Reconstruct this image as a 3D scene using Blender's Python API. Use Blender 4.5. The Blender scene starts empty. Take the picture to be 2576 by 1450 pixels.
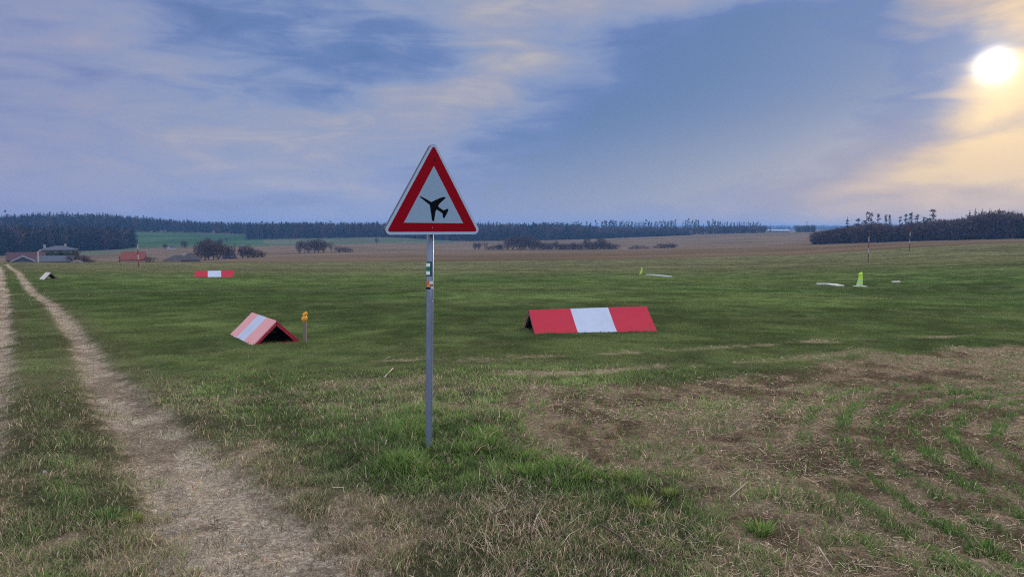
import bpy, bmesh, math, random
import numpy as np
from mathutils import Vector, Matrix

# ------------------------------------------------------------------ camera, sky, sun, exposure
S = bpy.context.scene
COL = S.collection
F_PX, V_H, EYE = 1873.0, 580.0, 1.70            # focal length in px of a 2575 px wide picture, horizon row, eye height
PITCH = math.atan((725 - V_H) / F_PX)
cam_d = bpy.data.cameras.new('camera')
cam_d.sensor_width = 36.0
cam_d.lens = F_PX / 2575 * 36.0
cam_d.clip_start, cam_d.clip_end = 0.05, 30000
cam = bpy.data.objects.new('camera', cam_d)
COL.objects.link(cam)
cam.location = (0, 0, EYE)
cam.rotation_euler = (math.pi / 2 - PITCH, 0, 0)
S.camera = cam
S.view_settings.view_transform = 'Standard'
S.view_settings.look = 'None'
S.view_settings.exposure = 0.0
S.view_settings.gamma = 1.0
S.view_settings.use_curve_mapping = False
S.cycles.filter_width = 1.1
S.cycles.use_denoising = False
S.cycles.max_bounces = 6
S.cycles.volume_bounces = 0

FW = np.array([0, math.cos(PITCH), -math.sin(PITCH)])
UP = np.array([0, math.sin(PITCH), math.cos(PITCH)])


def ray(u, v):
    d = FW * F_PX + UP * (725 - v) + np.array([1.0, 0, 0]) * (u - 1287.5)
    return d / np.linalg.norm(d)


def azel(u, v):
    d = ray(u, v)
    return math.atan2(d[0], d[1]), math.asin(d[2])


SUN_AZ, SUN_EL = azel(2505, 165)
SUN_DIR = Vector((math.sin(SUN_AZ) * math.cos(SUN_EL), math.cos(SUN_AZ) * math.cos(SUN_EL), math.sin(SUN_EL)))


class NT:
    """small helper to write node trees"""

    def __init__(self, tree):
        self.t = tree
        tree.nodes.clear()

    def n(self, typ, **kw):
        nd = self.t.nodes.new(typ)
        for k, val in kw.items():
            setattr(nd, k, val)
        return nd

    def put(self, sock, val):
        if isinstance(val, bpy.types.NodeSocket):
            self.t.links.new(val, sock)
        elif val is not None:
            if sock.type in ('RGBA',) and len(val) == 3:
                val = (*val, 1)
            sock.default_value = val

    def m(self, op, a, b=None, c=None, clamp=False):
        nd = self.n('ShaderNodeMath', operation=op, use_clamp=clamp)
        for s, val in zip(nd.inputs, (a, b, c)):
            self.put(s, val)
        return nd.outputs[0]

    def vm(self, op, a, b=None, scale=None):
        nd = self.n('ShaderNodeVectorMath', operation=op)
        self.put(nd.inputs[0], a)
        if b is not None:
            self.put(nd.inputs[1], b)
        if scale is not None:
            self.put(nd.inputs['Scale'], scale)
        return nd.outputs['Value'] if op in ('LENGTH', 'DOT_PRODUCT', 'DISTANCE') else nd.outputs['Vector']

    def mr(self, val, a, b, c=0.0, d=1.0, smooth=True):
        nd = self.n('ShaderNodeMapRange', interpolation_type='SMOOTHSTEP' if smooth else 'LINEAR')
        for i, x in enumerate((val, a, b, c, d)):
            self.put(nd.inputs[i], x)
        return nd.outputs[0]

    def noise(self, vec, scale, detail=4, rough=0.55, dist=0.0):
        nd = self.n('ShaderNodeTexNoise')
        self.put(nd.inputs['Vector'], vec)
        nd.inputs['Scale'].default_value = scale
        nd.inputs['Detail'].default_value = detail
        nd.inputs['Roughness'].default_value = rough
        nd.inputs['Distortion'].default_value = dist
        return nd

    def mix(self, fac, a, b, mode='MIX'):
        nd = self.n('ShaderNodeMix', data_type='RGBA', blend_type=mode)
        self.put(nd.inputs[0], fac)
        self.put(nd.inputs[6], a)
        self.put(nd.inputs[7], b)
        return nd.outputs[2]

    def ramp(self, fac, stops):
        nd = self.n('ShaderNodeValToRGB')
        e = nd.color_ramp.elements
        while len(e) < len(stops):
            e.new(0.5)
        for el, (p, c) in zip(e, stops):
            el.position = p
            el.color = (*c, 1)
        self.put(nd.inputs[0], fac)
        return nd.outputs[0]

    def comb(self, x, y, z):
        nd = self.n('ShaderNodeCombineXYZ')
        for s, val in zip(nd.inputs, (x, y, z)):
            self.put(s, val)
        return nd.outputs[0]


def build_world():
    w = bpy.data.worlds.new('World')
    S.world = w
    w.use_nodes = True
    k = NT(w.node_tree)
    d = k.vm('NORMALIZE', k.n('ShaderNodeTexCoord').outputs['Generated'])
    sep = k.n('ShaderNodeSeparateXYZ')
    k.put(sep.inputs[0], d)
    X, Y, Z = sep.outputs
    az = k.m('ARCTAN2', X, Y)
    el = k.m('ARCSINE', Z)
    A = k.comb(az, el, 0.0)
    # soft folds that bend the edges of the cloud masses
    wn = k.noise(k.vm('MULTIPLY', A, (1.0, 1.7, 1.0)), 3.6, 5, 0.52)
    warp = k.vm('SCALE', k.vm('SUBTRACT', wn.outputs['Color'], (0.5, 0.5, 0.5)), scale=0.15)
    AW = k.vm('ADD', A, k.vm('MULTIPLY', warp, (1.0, 0.55, 0.0)))

    def blob(u, v, ru, rv, deg, p0=0.25):
        a, e = azel(u, v)
        mp = k.n('ShaderNodeMapping', vector_type='TEXTURE')
        k.put(mp.inputs[0], AW)
        mp.inputs['Location'].default_value = (a, e, 0)
        mp.inputs['Rotation'].default_value = (0, 0, math.radians(deg))
        mp.inputs['Scale'].default_value = (ru / F_PX, rv / F_PX, 1)
        flat = k.vm('MULTIPLY', mp.outputs[0], (1, 1, 0))
        return k.mr(k.vm('LENGTH', flat), 1.0, p0 * 0.2, 0.0, 1.0)

    # streaky cirrus and soft mottling, in directions on the sky
    def streaks(deg, sx, sy, scale, detail, dist):
        mp = k.n('ShaderNodeMapping')
        k.put(mp.inputs[0], A)
        mp.inputs['Rotation'].default_value = (0, 0, math.radians(deg))
        mp.inputs['Scale'].default_value = (sx, sy, 1)
        return k.noise(mp.outputs[0], scale, detail, 0.55, dist).outputs[0]
    broad = streaks(9, 1.0, 2.3, 4.2, 5, 0.5)
    fine = streaks(14, 1.0, 4.2, 9.0, 7, 0.6)
    fan = streaks(-24, 1.0, 3.6, 8.0, 6, 0.5)
    sw = k.mr(az, -0.02, 0.22)
    wisp = k.m('MULTIPLY_ADD', sw, k.m('SUBTRACT', fan, fine), fine)
    dens = k.m('ADD', 0.44, k.m('ADD', k.m('MULTIPLY', k.m('SUBTRACT', broad, 0.5), 0.75),
                               k.m('MULTIPLY', k.m('SUBTRACT', wisp, 0.5), 1.0)))
    for (u, v, ru, rv, deg, wgt) in CLOUDS:
        dens = k.m('ADD', dens, k.m('MULTIPLY', blob(u, v, ru, rv, deg), wgt))
    # the rest of the sky, above and behind the viewer, is set to one even veil
    back = k.m('MAXIMUM', k.mr(Z, 0.34, 0.60), k.mr(Y, 0.45, 0.0))
    dens = k.m('MULTIPLY_ADD', back, k.m('SUBTRACT', 0.72, dens), dens)
    dens = k.m('MINIMUM', k.m('MAXIMUM', dens, 0.0), 1.0)
    sun = k.vm('DOT_PRODUCT', d, tuple(SUN_DIR))
    ang = k.m('ARCCOSINE', k.m('MINIMUM', sun, 0.999999))
    veil = k.ramp(dens, [(0.0, (0.108, 0.200, 0.435)), (0.25, (0.150, 0.235, 0.485)), (0.50, (0.255, 0.328, 0.525)),
                         (0.75, (0.345, 0.372, 0.495)), (1.0, (0.49, 0.468, 0.485))])
    # rose-grey air low over the horizon, warmer towards the sun
    low = k.mr(el, 0.16, -0.02)
    ang = k.m('ADD', ang, k.m('MULTIPLY', k.m('SUBTRACT', wn.outputs[0], 0.5), k.mr(ang, 0.0, 0.25, 0.05, 0.09)))
    near = k.mr(ang, 0.58, 0.12)
    veil = k.mix(k.m('MULTIPLY', low, 0.75), veil, (0.345, 0.395, 0.585))
    veil = k.mix(k.m('MULTIPLY', k.mr(az, -0.30, -0.60), 0.35), veil, (0.31, 0.29, 0.47))
    wide = k.mr(ang, 0.44, 0.04)
    heat = k.m('MULTIPLY_ADD', k.mr(ang, 0.34, 0.01, smooth=False), 0.50, k.m('MULTIPLY', dens, 0.46))
    heat = k.m('ADD', heat, k.m('MULTIPLY', k.mr(el, 0.185, 0.05), 0.17))
    warm = k.ramp(heat, [(0.25, (0.33, 0.335, 0.43)), (0.55, (0.475, 0.405, 0.40)), (0.78, (0.76, 0.57, 0.41)), (0.95, (0.96, 0.71, 0.42))])
    wfac = k.m('MULTIPLY', wide, k.mr(dens, 0.10, 1.05))
    wfac = k.m('MAXIMUM', wfac, k.m('MULTIPLY', k.m('MULTIPLY', k.mr(el, 0.20, 0.0), near), 0.92))
    veil = k.mix(wfac, veil, warm)
    # sunlight behind thin cloud
    g1 = k.m('MULTIPLY', k.m('POWER', k.mr(ang, 0.058, 0.0), 7.0), 3.5)
    g2 = k.m('MULTIPLY', k.m('POWER', k.mr(ang, 0.15, 0.0, smooth=False), 3.0), k.m('MULTIPLY_ADD', dens, 0.50, 0.15))
    glow = k.vm('ADD', k.vm('SCALE', (1.0, 0.95, 0.80), scale=g1), k.vm('SCALE', (1.0, 0.83, 0.52), scale=g2))
    veil = k.vm('ADD', veil, glow)
    # unseen sky overhead and behind, brightened on purpose to light the field
    veil = k.mix(back, veil, BACK_SKY)
    sky = k.n('ShaderNodeTexSky', sky_type='NISHITA', sun_disc=False)
    sky.sun_elevation = SUN_EL
    sky.sun_rotation = SUN_AZ
    sky.air_density, sky.dust_density, sky.ozone_density = 1.0, 0.6, 3.0
    b1 = k.n('ShaderNodeBackground')
    k.put(b1.inputs[0], sky.outputs[0])
    b1.inputs[1].default_value = 0.06
    b2 = k.n('ShaderNodeBackground')
    k.put(b2.inputs[0], veil)
    b2.inputs[1].default_value = 1.0
    mx = k.n('ShaderNodeMixShader')
    k.put(mx.inputs[0], k.mr(dens, -0.6, 0.55, 0.6, 1.0))
    k.t.links.new(b1.outputs[0], mx.inputs[1])
    k.t.links.new(b2.outputs[0], mx.inputs[2])
    out = k.n('ShaderNodeOutputWorld')
    k.t.links.new(mx.outputs[0], out.inputs[0])


BACK_SKY = (1.14, 1.20, 1.42)
# cloud masses: direction (as picture position), radii, tilt, weight (negative = clear gap)
CLOUDS = [
    (1880, 240, 760, 400, 4, -0.70), (1460, 430, 520, 170, 8, -0.36), (1300, 510, 460, 80, 0, -0.14),
    (540, 50, 480, 120, -22, -0.18), (960, 130, 320, 100, -12, -0.18), (1130, 175, 170, 60, -20, -0.12),
    (1310, 100, 480, 250, -36, 0.30), (1490, 160, 300, 80, -16, 0.20), (1010, 290, 520, 140, 16, 0.28),
    (1150, 270, 200, 70, 20, 0.14), (520, 350, 680, 170, -8, 0.16), (850, 465, 340, 34, -8, 0.20), (700, 508, 480, 34, 0, -0.16),
    (2720, 20, 720, 340, 32, 0.34), (2700, 300, 760, 320, 28, 0.34), (2460, 430, 700, 130, 16, 0.26), (2060, 470, 460, 40, 2, 0.20),
    (2440, 492, 420, 26, 2, -0.22), (1760, -10, 680, 70, 0, 0.46), (2560, 305, 150, 36, 8, -0.34),
    (120, 420, 480, 140, 0, 0.08), (2390, 130, 110, 70, 40, -0.20), (2300, 30, 200, 80, 20, 0.16), (100, 90, 380, 220, 0, 0.02),
]
build_world()

sun_d = bpy.data.lights.new('sun', 'SUN')
sun_d.energy = 2.2
sun_d.angle = math.radians(5)
sun_d.color = (1.0, 0.80, 0.55)
sun_o = bpy.data.objects.new('sun', sun_d)
COL.objects.link(sun_o)
sun_o.rotation_euler = (-SUN_DIR).to_track_quat('-Z', 'Y').to_euler()

# ------------------------------------------------------------------ helpers


def tag(o, label=None, cat=None, group=None, kind=None):
    for key, val in (('label', label), ('category', cat), ('group', group), ('kind', kind)):
        if val:
            o[key] = val
    return o


def empty(name, loc, rz=0.0, rot=None):
    o = bpy.data.objects.new(name, None)
    COL.objects.link(o)
    o.empty_display_size = 0.1
    o.location = loc
    o.rotation_euler = rot if rot else (0, 0, rz)
    return o


def link_mesh(name, me, mat, parent=None):
    o = bpy.data.objects.new(name, me)
    COL.objects.link(o)
    for mm in (mat if isinstance(mat, (list, tuple)) else [mat]):
        me.materials.append(mm)
    if parent:
        o.parent = parent
    return o


def obj_bm(name, bm, mat, parent=None, smooth=False):
    me = bpy.data.meshes.new(name)
    bm.normal_update()
    bm.to_mesh(me)
    bm.free()
    if smooth:
        me.shade_smooth()
    return link_mesh(name, me, mat, parent)


def mesh_np(name, verts, tris=None, quads=None, col=None, smooth=False):
    me = bpy.data.meshes.new(name)
    nt = 0 if tris is None else len(tris)
    nq = 0 if quads is None else len(quads)
    me.vertices.add(len(verts))
    me.vertices.foreach_set('co', np.ascontiguousarray(verts, np.float32).ravel())
    me.loops.add(nt * 3 + nq * 4)
    me.polygons.add(nt + nq)
    idx, st = [], []
    if nq:
        idx.append(np.ascontiguousarray(quads, np.int32).ravel())
        st.append(np.arange(nq) * 4)
    if nt:
        idx.append(np.ascontiguousarray(tris, np.int32).ravel())
        st.append(nq * 4 + np.arange(nt) * 3)
    me.loops.foreach_set('vertex_index', np.concatenate(idx).astype(np.int32))
    me.polygons.foreach_set('loop_start', np.concatenate(st).astype(np.int32))
    me.update(calc_edges=True)
    if col is not None:
        a = me.attributes.new('col', 'FLOAT_COLOR', 'POINT')
        c4 = np.ones((len(verts), 4), np.float32)
        c4[:, :3] = col
        a.data.foreach_set('color', c4.ravel())
    if smooth:
        me.shade_smooth()
    return me


def box(bm, x0, x1, y0, y1, z0, z1, M=None):
    vs = [bm.verts.new((x, y, z)) for x in (x0, x1) for y in (y0, y1) for z in (z0, z1)]
    for f in ((0, 1, 3, 2), (4, 6, 7, 5), (0, 4, 5, 1), (2, 3, 7, 6), (0, 2, 6, 4), (1, 5, 7, 3)):
        bm.faces.new([vs[i] for i in f])
    if M is not None:
        for v in vs:
            v.co = M @ v.co
    return vs


def tube(bm, pts, rad, n=8, cap=True):
    rings = []
    for i, p in enumerate(pts):
        p = Vector(p)
        a = Vector(pts[max(i - 1, 0)])
        b = Vector(pts[min(i + 1, len(pts) - 1)])
        t = (b - a).normalized()
        q = t.to_track_quat('Z', 'Y')
        r = rad[i] if isinstance(rad, (list, tuple)) else rad
        rings.append([bm.verts.new(p + q @ Vector((r * math.cos(2 * math.pi * j / n), r * math.sin(2 * math.pi * j / n), 0))) for j in range(n)])
    for a, b in zip(rings, rings[1:]):
        for j in range(n):
            bm.faces.new((a[j], a[(j + 1) % n], b[(j + 1) % n], b[j]))
    if cap:
        bm.faces.new(rings[0][::-1])
        bm.faces.new(rings[-1])


def sm(x):
    x = np.clip(x, 0, 1)
    return x * x * (3 - 2 * x)


def sstep(x, a, b):
    return sm((x - a) / (b - a))


def vnoise(x, y, seed=0):
    xi = np.floor(x).astype(np.int64)
    yi = np.floor(y).astype(np.int64)
    fx, fy = sm(x - xi), sm(y - yi)

    def h(i, j):
        n = (i * 374761393 + j * 668265263 + seed * 2147483647 + 1013904223) & 0xFFFFFFFF
        n = ((n ^ (n >> 13)) * 1274126177) & 0xFFFFFFFF
        n = ((n ^ (n >> 16)) * 2246822519) & 0xFFFFFFFF
        return ((n ^ (n >> 15)) & 0xFFFFFF) / float(0xFFFFFF)
    return (h(xi, yi) * (1 - fx) + h(xi + 1, yi) * fx) * (1 - fy) + (h(xi, yi + 1) * (1 - fx) + h(xi + 1, yi + 1) * fx) * fy


def fbm(x, y, scale, oct=4, seed=0, gain=0.5):
    """about 0..1, mean 0.5; scale = size in metres of the largest lumps"""
    s, a, t = 0.0, 1.0, 0.0
    c, sn = math.cos(0.6), math.sin(0.6)
    x, y = x / scale, y / scale
    for o in range(oct):
        s = s + a * vnoise(x + 17.3 * o, y - 9.1 * o, seed + o)
        t += a
        a *= gain
        x, y = (c * x - sn * y) * 2.03, (sn * x + c * y) * 2.03
    return np.clip((s / t - 0.5) * 1.5 + 0.5, 0, 1)


# ------------------------------------------------------------------ lie of the land
def zlaw(r):
    t = np.maximum(r - 7.0, 0)
    return -0.036 * (t - 2.0 * (1 - np.exp(-t / 2.0)))


ROWS = {   # distance: how high the land stands there, as (bearing column, row) sight lines
    60: [(0, 690), (1300, 690), (1900, 688), (2300, 678), (2575, 672), (3300, 668)],
    100: [(0, 672), (600, 671), (1300, 668), (1900, 660), (2300, 643), (2575, 636), (3300, 632)],
    150: [(0, 659), (300, 659), (600, 658), (1000, 654), (1300, 651), (1600, 647), (2000, 638), (2300, 621), (2575, 613), (3300, 610)],
    200: [(0, 661), (300, 661), (600, 657), (1000, 650), (1300, 645), (1600, 641), (2000, 630), (2300, 615), (2575, 608), (3300, 605)],
    270: [(0, 667), (300, 666), (450, 660), (600, 654), (1000, 643), (1300, 638), (1600, 635), (2000, 624), (2300, 611), (2575, 604), (3300, 600)],
    400: [(0, 655), (250, 654), (450, 652), (600, 645), (700, 641), (1000, 634), (1300, 632), (1600, 629), (2000, 616), (2300, 606), (2575, 599.5), (3300, 596)],
    500: [(0, 645), (250, 643), (450, 640), (600, 634), (1000, 628), (1300, 627.5), (1600, 626.5), (2000, 610), (2300, 602), (2575, 597), (3300, 594)],
    600: [(0, 634), (250, 630), (330, 627), (450, 621), (600, 621), (1000, 618), (1300, 619), (1600, 616), (2000, 602), (2300, 598), (2575, 594), (3300, 592)],
    700: [(0, 622), (330, 615), (450, 610), (620, 612), (1000, 609), (1160, 613), (1370, 612), (1600, 607), (2000, 596), (2575, 592), (3300, 590)],
    850: [(0, 604), (330, 597), (450, 595), (620, 604), (900, 599), (1000, 599), (1160, 606), (1370, 604), (1530, 600), (1676, 595), (1740, 593), (1850, 590), (2040, 587), (2575, 587), (3300, 586)],
    1000: [(0, 582), (330, 584), (450, 585), (620, 590), (900, 590), (1160, 596), (1530, 594), (1740, 588), (1850, 586), (2040, 584), (3300, 582)],
    1250: [(0, 570), (100, 566), (300, 566), (450, 577), (620, 580), (1000, 580), (1530, 586), (1740, 584), (2040, 583), (3300, 580)],
    1800: [(0, 574), (620, 580), (1740, 584), (2040, 582), (3300, 580)],
    3000: [(0, 579), (1740, 579), (2040, 577), (3300, 577)],
    4200: [(0, 576), (1740, 574), (2040, 574), (3300, 574)],
    9000: [(0, 585), (3300, 585)],
}
AZ_N, AZ0, AZ1 = 260, math.radians(-60), math.radians(60)
LR_N, LR0, LR1 = 320, math.log(40), math.log(9000)


def build_table():
    azs = np.linspace(AZ0, AZ1, AZ_N)
    us = 1287.5 + 1878 * np.tan(np.clip(azs, -0.85, 0.85))
    rs = sorted(ROWS)
    keys = [math.log(40)] + [math.log(r) for r in rs]
    Zc = [np.full(AZ_N, zlaw(np.array(40.0)))]
    for r in rs:
        u, v = zip(*ROWS[r])
        vv = np.interp(us, u, v)
        elev = np.arctan((V_H - vv) / np.hypot(F_PX, us - 1287.5))
        Zc.append(EYE + r * np.tan(elev))
    Zc = np.array(Zc)
    # monotone cubic along log distance
    lg = np.linspace(LR0, LR1, LR_N)
    T = np.empty((AZ_N, LR_N))
    kx = np.array(keys)
    h = np.diff(kx)[:, None]
    dl = np.diff(Zc, axis=0) / h
    mm = np.zeros_like(Zc)
    same = dl[:-1] * dl[1:] > 0
    w1, w2 = 2 * h[1:] + h[:-1], h[1:] + 2 * h[:-1]
    with np.errstate(divide='ignore', invalid='ignore'):
        mm[1:-1] = np.where(same, (w1 + w2) / (w1 / dl[:-1] + w2 / dl[1:]), 0)
    mm[0], mm[-1] = dl[0], 0
    i = np.clip(np.searchsorted(kx, lg, 'right') - 1, 0, len(kx) - 2)
    t = ((lg - kx[i]) / np.diff(kx)[i])[:, None]
    hh = h[i]
    T = ((1 + 2 * t) * (1 - t) ** 2 * Zc[i] + t * (1 - t) ** 2 * hh * mm[i] + t * t * (3 - 2 * t) * Zc[i + 1] + t * t * (t - 1) * hh * mm[i + 1]).T
    ker = np.array([1, 2, 3, 2, 1.0])
    ker /= ker.sum()
    pad = np.pad(T, ((2, 2), (0, 0)), mode='edge')
    return sum(ker[j] * pad[j:j + AZ_N] for j in range(5))


TAB = build_table()


def terr(x, y):
    x, y = np.asarray(x, float), np.asarray(y, float)
    r = np.hypot(x, y)
    a = np.arctan2(x, y)
    fa = np.clip((a - AZ0) / (AZ1 - AZ0) * (AZ_N - 1), 0, AZ_N - 1.001)
    fr = np.clip((np.log(np.maximum(r, 1e-3)) - LR0) / (LR1 - LR0) * (LR_N - 1), 0, LR_N - 1.001)
    i, j = fa.astype(int), fr.astype(int)
    s, t = fa - i, fr - j
    far = (TAB[i, j] * (1 - s) + TAB[i + 1, j] * s) * (1 - t) + (TAB[i, j + 1] * (1 - s) + TAB[i + 1, j + 1] * s) * t
    near = zlaw(r) - 0.10 * sstep(r, 9, 14) * sstep(-x, 1.5, 4.5) * sstep(-r, -24, -15)
    k = sstep(r, 40, 44)
    return near * (1 - k) + far * k


def tz(x, y):
    return float(terr(np.array([x]), np.array([y]))[0])


def on_ground(u, v):
    """where the sight line through (u, v) meets the near field"""
    d = ray(u, v)
    t = 1.0
    for _ in range(60):
        p = np.array([0, 0, EYE]) + d * t
        t += (p[2] - tz(p[0], p[1])) / max(-d[2], 0.01) * 0.6
    p = np.array([0, 0, EYE]) + d * t
    return float(p[0]), float(p[1])


def polar(u, r):
    a = math.atan2(u - 1287.5, 1879.0)
    return r * math.sin(a), r * math.cos(a)


def zrow(u, v, r):
    d = ray(u, v)
    return EYE + r * d[2] / math.hypot(d[0], d[1])


def place(u, r):
    x, y = polar(u, r)
    return (x, y, tz(x, y))


def poly_world(uv):
    return np.array([on_ground(*p) for p in uv])


def seg_dist(px, py, poly, widths=None):
    """distance to a polyline minus its half width there"""
    best = np.full(px.shape, 1e9)
    for i in range(len(poly) - 1):
        a, b = poly[i], poly[i + 1]
        ab = b - a
        t = np.clip(((px - a[0]) * ab[0] + (py - a[1]) * ab[1]) / (ab @ ab), 0, 1)
        dd = np.hypot(px - a[0] - t * ab[0], py - a[1] - t * ab[1])
        if widths is not None:
            dd = dd - (widths[i] * (1 - t) + widths[i + 1] * t)
        best = np.minimum(best, dd)
    return best


def poly_sd(px, py, poly):
    """signed distance, positive inside"""
    n = len(poly)
    ins = np.zeros(px.shape, bool)
    for i in range(n):
        a, b = poly[i], poly[(i + 1) % n]
        c = ((a[1] > py) != (b[1] > py))
        with np.errstate(divide='ignore', invalid='ignore'):
            xx = (b[0] - a[0]) * (py - a[1]) / (b[1] - a[1] + 1e-12) + a[0]
        ins ^= c & (px < xx)
    d = seg_dist(px, py, np.vstack([poly, poly[:1]]))
    return np.where(ins, d, -d)


# ------------------------------------------------------------------ what grows where
RUT_R = np.array([on_ground(u, v) for u, v in ((60, 708), (130, 765), (188, 837), (240, 921), (300, 1006), (380, 1090), (463, 1175), (530, 1260), (640, 1386))])
RUT_R = np.vstack([[RUT_R[0] + (RUT_R[0] - RUT_R[2]) * 2.2], RUT_R, [(0.3, 1.6), (1.2, 0.2), (4.0, -4.5)]])
RUT_RW = [0.20, 0.18, 0.17, 0.16, 0.19, 0.25, 0.28, 0.31, 0.33, 0.42, 0.42, 0.45, 0.45]
RUT_L = np.array([on_ground(u, v) for u, v in ((2, 715), (8, 740), (8, 780), (-2, 850), (-22, 930), (-60, 1030), (-140, 1180), (-330, 1440))])
RUT_L = np.vstack([[RUT_L[0] + (RUT_L[0] - RUT_L[2]) * 2.5], RUT_L])
RUT_LW = [0.25, 0.22, 0.22, 0.20, 0.20, 0.22, 0.24, 0.3, 0.3]
CROP = np.vstack([poly_world([(1210, 1030), (1330, 985), (1550, 965), (1760, 940), (1950, 925), (2200, 900), (2560, 868)]),
                  [(16, 13), (16, -3), (1.2, -3), (1.0, 2.6)], poly_world([(1900, 1440), (1760, 1330), (1560, 1235), (1330, 1175), (1250, 1110)])])
MOUND = poly_world([(850, 1150), (930, 1075), (1060, 1035), (1130, 1060), (1260, 1075), (1330, 1150), (1560, 1195), (1700, 1215), (1740, 1262), (1480, 1250), (1300, 1240), (1060, 1250), (900, 1235)])
DRYP = poly_world([(960, 1255), (1130, 1245), (1330, 1250), (1560, 1270), (1720, 1320), (1780, 1420), (1500, 1600), (900, 1600), (800, 1440), (880, 1310)])
LINES = [(poly_world([(968, 906), (1030, 907), (1098, 908)]), 0.16, 1.0), (poly_world([(1150, 912), (1215, 911)]), 0.10, 0.8),
         (poly_world([(1200, 905), (1330, 898), (1700, 884), (2100, 860), (2560, 838)]), 0.14, 0.75),
         (poly_world([(1330, 944), (1460, 938), (1640, 927)]), 0.20, 1.0), (poly_world([(1640, 927), (1900, 912), (2200, 882)]), 0.13, 0.6),
         (poly_world([(830, 968), (940, 965), (1050, 958)]), 0.14, 0.6), (poly_world([(560, 1010), (640, 1003), (720, 992)]), 0.12, 0.6)]
ROW_C = np.array([6.6, 4.6])


def masks(x, y):
    r = np.hypot(x, y)
    n1 = fbm(x, y, 0.9, 5, 11)
    n2 = fbm(x, y, 0.25, 4, 23)
    n3 = fbm(x, y, 5.0, 4, 31)
    m = {'n1': n1, 'n2': n2, 'n3': n3, 'r': r}
    wob = (n1 - 0.5) * 0.34 + (n2 - 0.5) * 0.24
    rr = -seg_dist(x, y, RUT_R, RUT_RW) + wob * np.where(r < 6, 1.0, 0.38)
    rl = -seg_dist(x, y, RUT_L, RUT_LW) + wob * 0.6
    m['path'] = np.maximum(sstep(rr, -0.12, 0.10), sstep(rl, -0.10, 0.10))
    m['pathsd'] = np.maximum(rr, rl)
    # worn band on both sides of the ruts
    m['worn'] = sstep(np.maximum(rr, rl), -0.75, 0.05)
    c = poly_sd(x, y, CROP) + (n1 - 0.5) * 1.0
    m['crop'] = sstep(c, -0.25, 0.35)
    rc = np.hypot(x - ROW_C[0], y - ROW_C[1])
    ph = np.sin((rc + (n1 - 0.5) * 0.10) / 0.29 * 2 * math.pi)
    m['rows'] = sstep(ph, -0.1, 0.7) * sstep(rc, 5.2, 3.9) * m['crop']
    m['mound'] = sstep(poly_sd(x, y, MOUND) + (n1 - 0.5) * 0.5, -0.2, 0.25)
    m['dry'] = sstep(poly_sd(x, y, DRYP) + (n1 - 0.5) * 0.6, -0.25, 0.3)
    ln = np.zeros_like(x)
    for pl, wd, st in LINES:
        ln = np.maximum(ln, st * sstep(fbm(x, y, 0.7, 4, 191, 0.6), 0.25, 0.50) * sstep(-seg_dist(x, y, pl) + wd + (n1 - 0.5) * 0.45 + (n2 - 0.5) * 0.2, -0.12, 0.12))
    m['line'] = ln
    # bare scraps left of the path near the viewer
    m['bare'] = 0.75 * sstep(n1 * 0.6 + n2 * 0.4, 0.58, 0.72) * sstep(-x, -0.2, 1.0) * sstep(r, 9, 6)
    # edge of the mown strip
    a = np.arctan2(x, y)
    re = np.interp(a, np.radians([-40, -25, -10, 0, 10, 20, 28, 36]), [158, 142, 138, 135, 134, 132, 145, 172])
    m['far'] = sstep(r + (fbm(x, y, 14, 3, 41) - 0.5) * 10, re - 3, re + 3)
    return m


def lerp(a, b, t):
    return a + (b - a) * t[..., None]


C = lambda *v: np.array(v, float)
GREEN, GREEN2, OLIVE = C(0.076, 0.126, 0.038), C(0.130, 0.182, 0.060), C(0.158, 0.152, 0.082)
SOIL, SOIL2 = C(0.345, 0.255, 0.165), C(0.175, 0.124, 0.080)
DUST, DUST2 = C(0.56, 0.455, 0.335), C(0.33, 0.258, 0.185)
THATCH = C(0.38, 0.305, 0.195)


def grass_colour(x, y, m):
    """colour of the sward"""
    r = m['r']
    big = fbm(x, y, 9, 4, 51)
    # long streaks across the strip, where the mower went
    st = fbm(x * 0.16 + y * 0.02, y, 3.2, 4, 61)
    g = lerp(np.broadcast_to(GREEN, x.shape + (3,)), GREEN2, sstep(0.5 * m['n1'] + 0.5 * big, 0.35, 0.7))
    ol = 0.26 * sstep(st, 0.50, 0.75) * sstep(r, 9, 26) + 0.08 * sstep(m['n3'], 0.5, 0.8)
    ol = np.maximum(ol, 0.85 * sstep(r, 42, 85))
    ol = np.maximum(ol, 0.55 * m['worn'] * sstep(r, 60, 20))
    g = lerp(g, OLIVE, np.clip(ol, 0, 1))
    mo = 0.6 * fbm(x, y, 1.1, 4, 171, 0.6) + 0.4 * fbm(x, y, 0.32, 3, 177)
    mo2 = fbm(x * 0.5, y, 4.5, 4, 181, 0.55)
    k = (0.76 + 0.50 * sstep(mo, 0.30, 0.72)) * (0.86 + 0.30 * sstep(mo2, 0.28, 0.74))
    return g * k[..., None]


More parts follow.
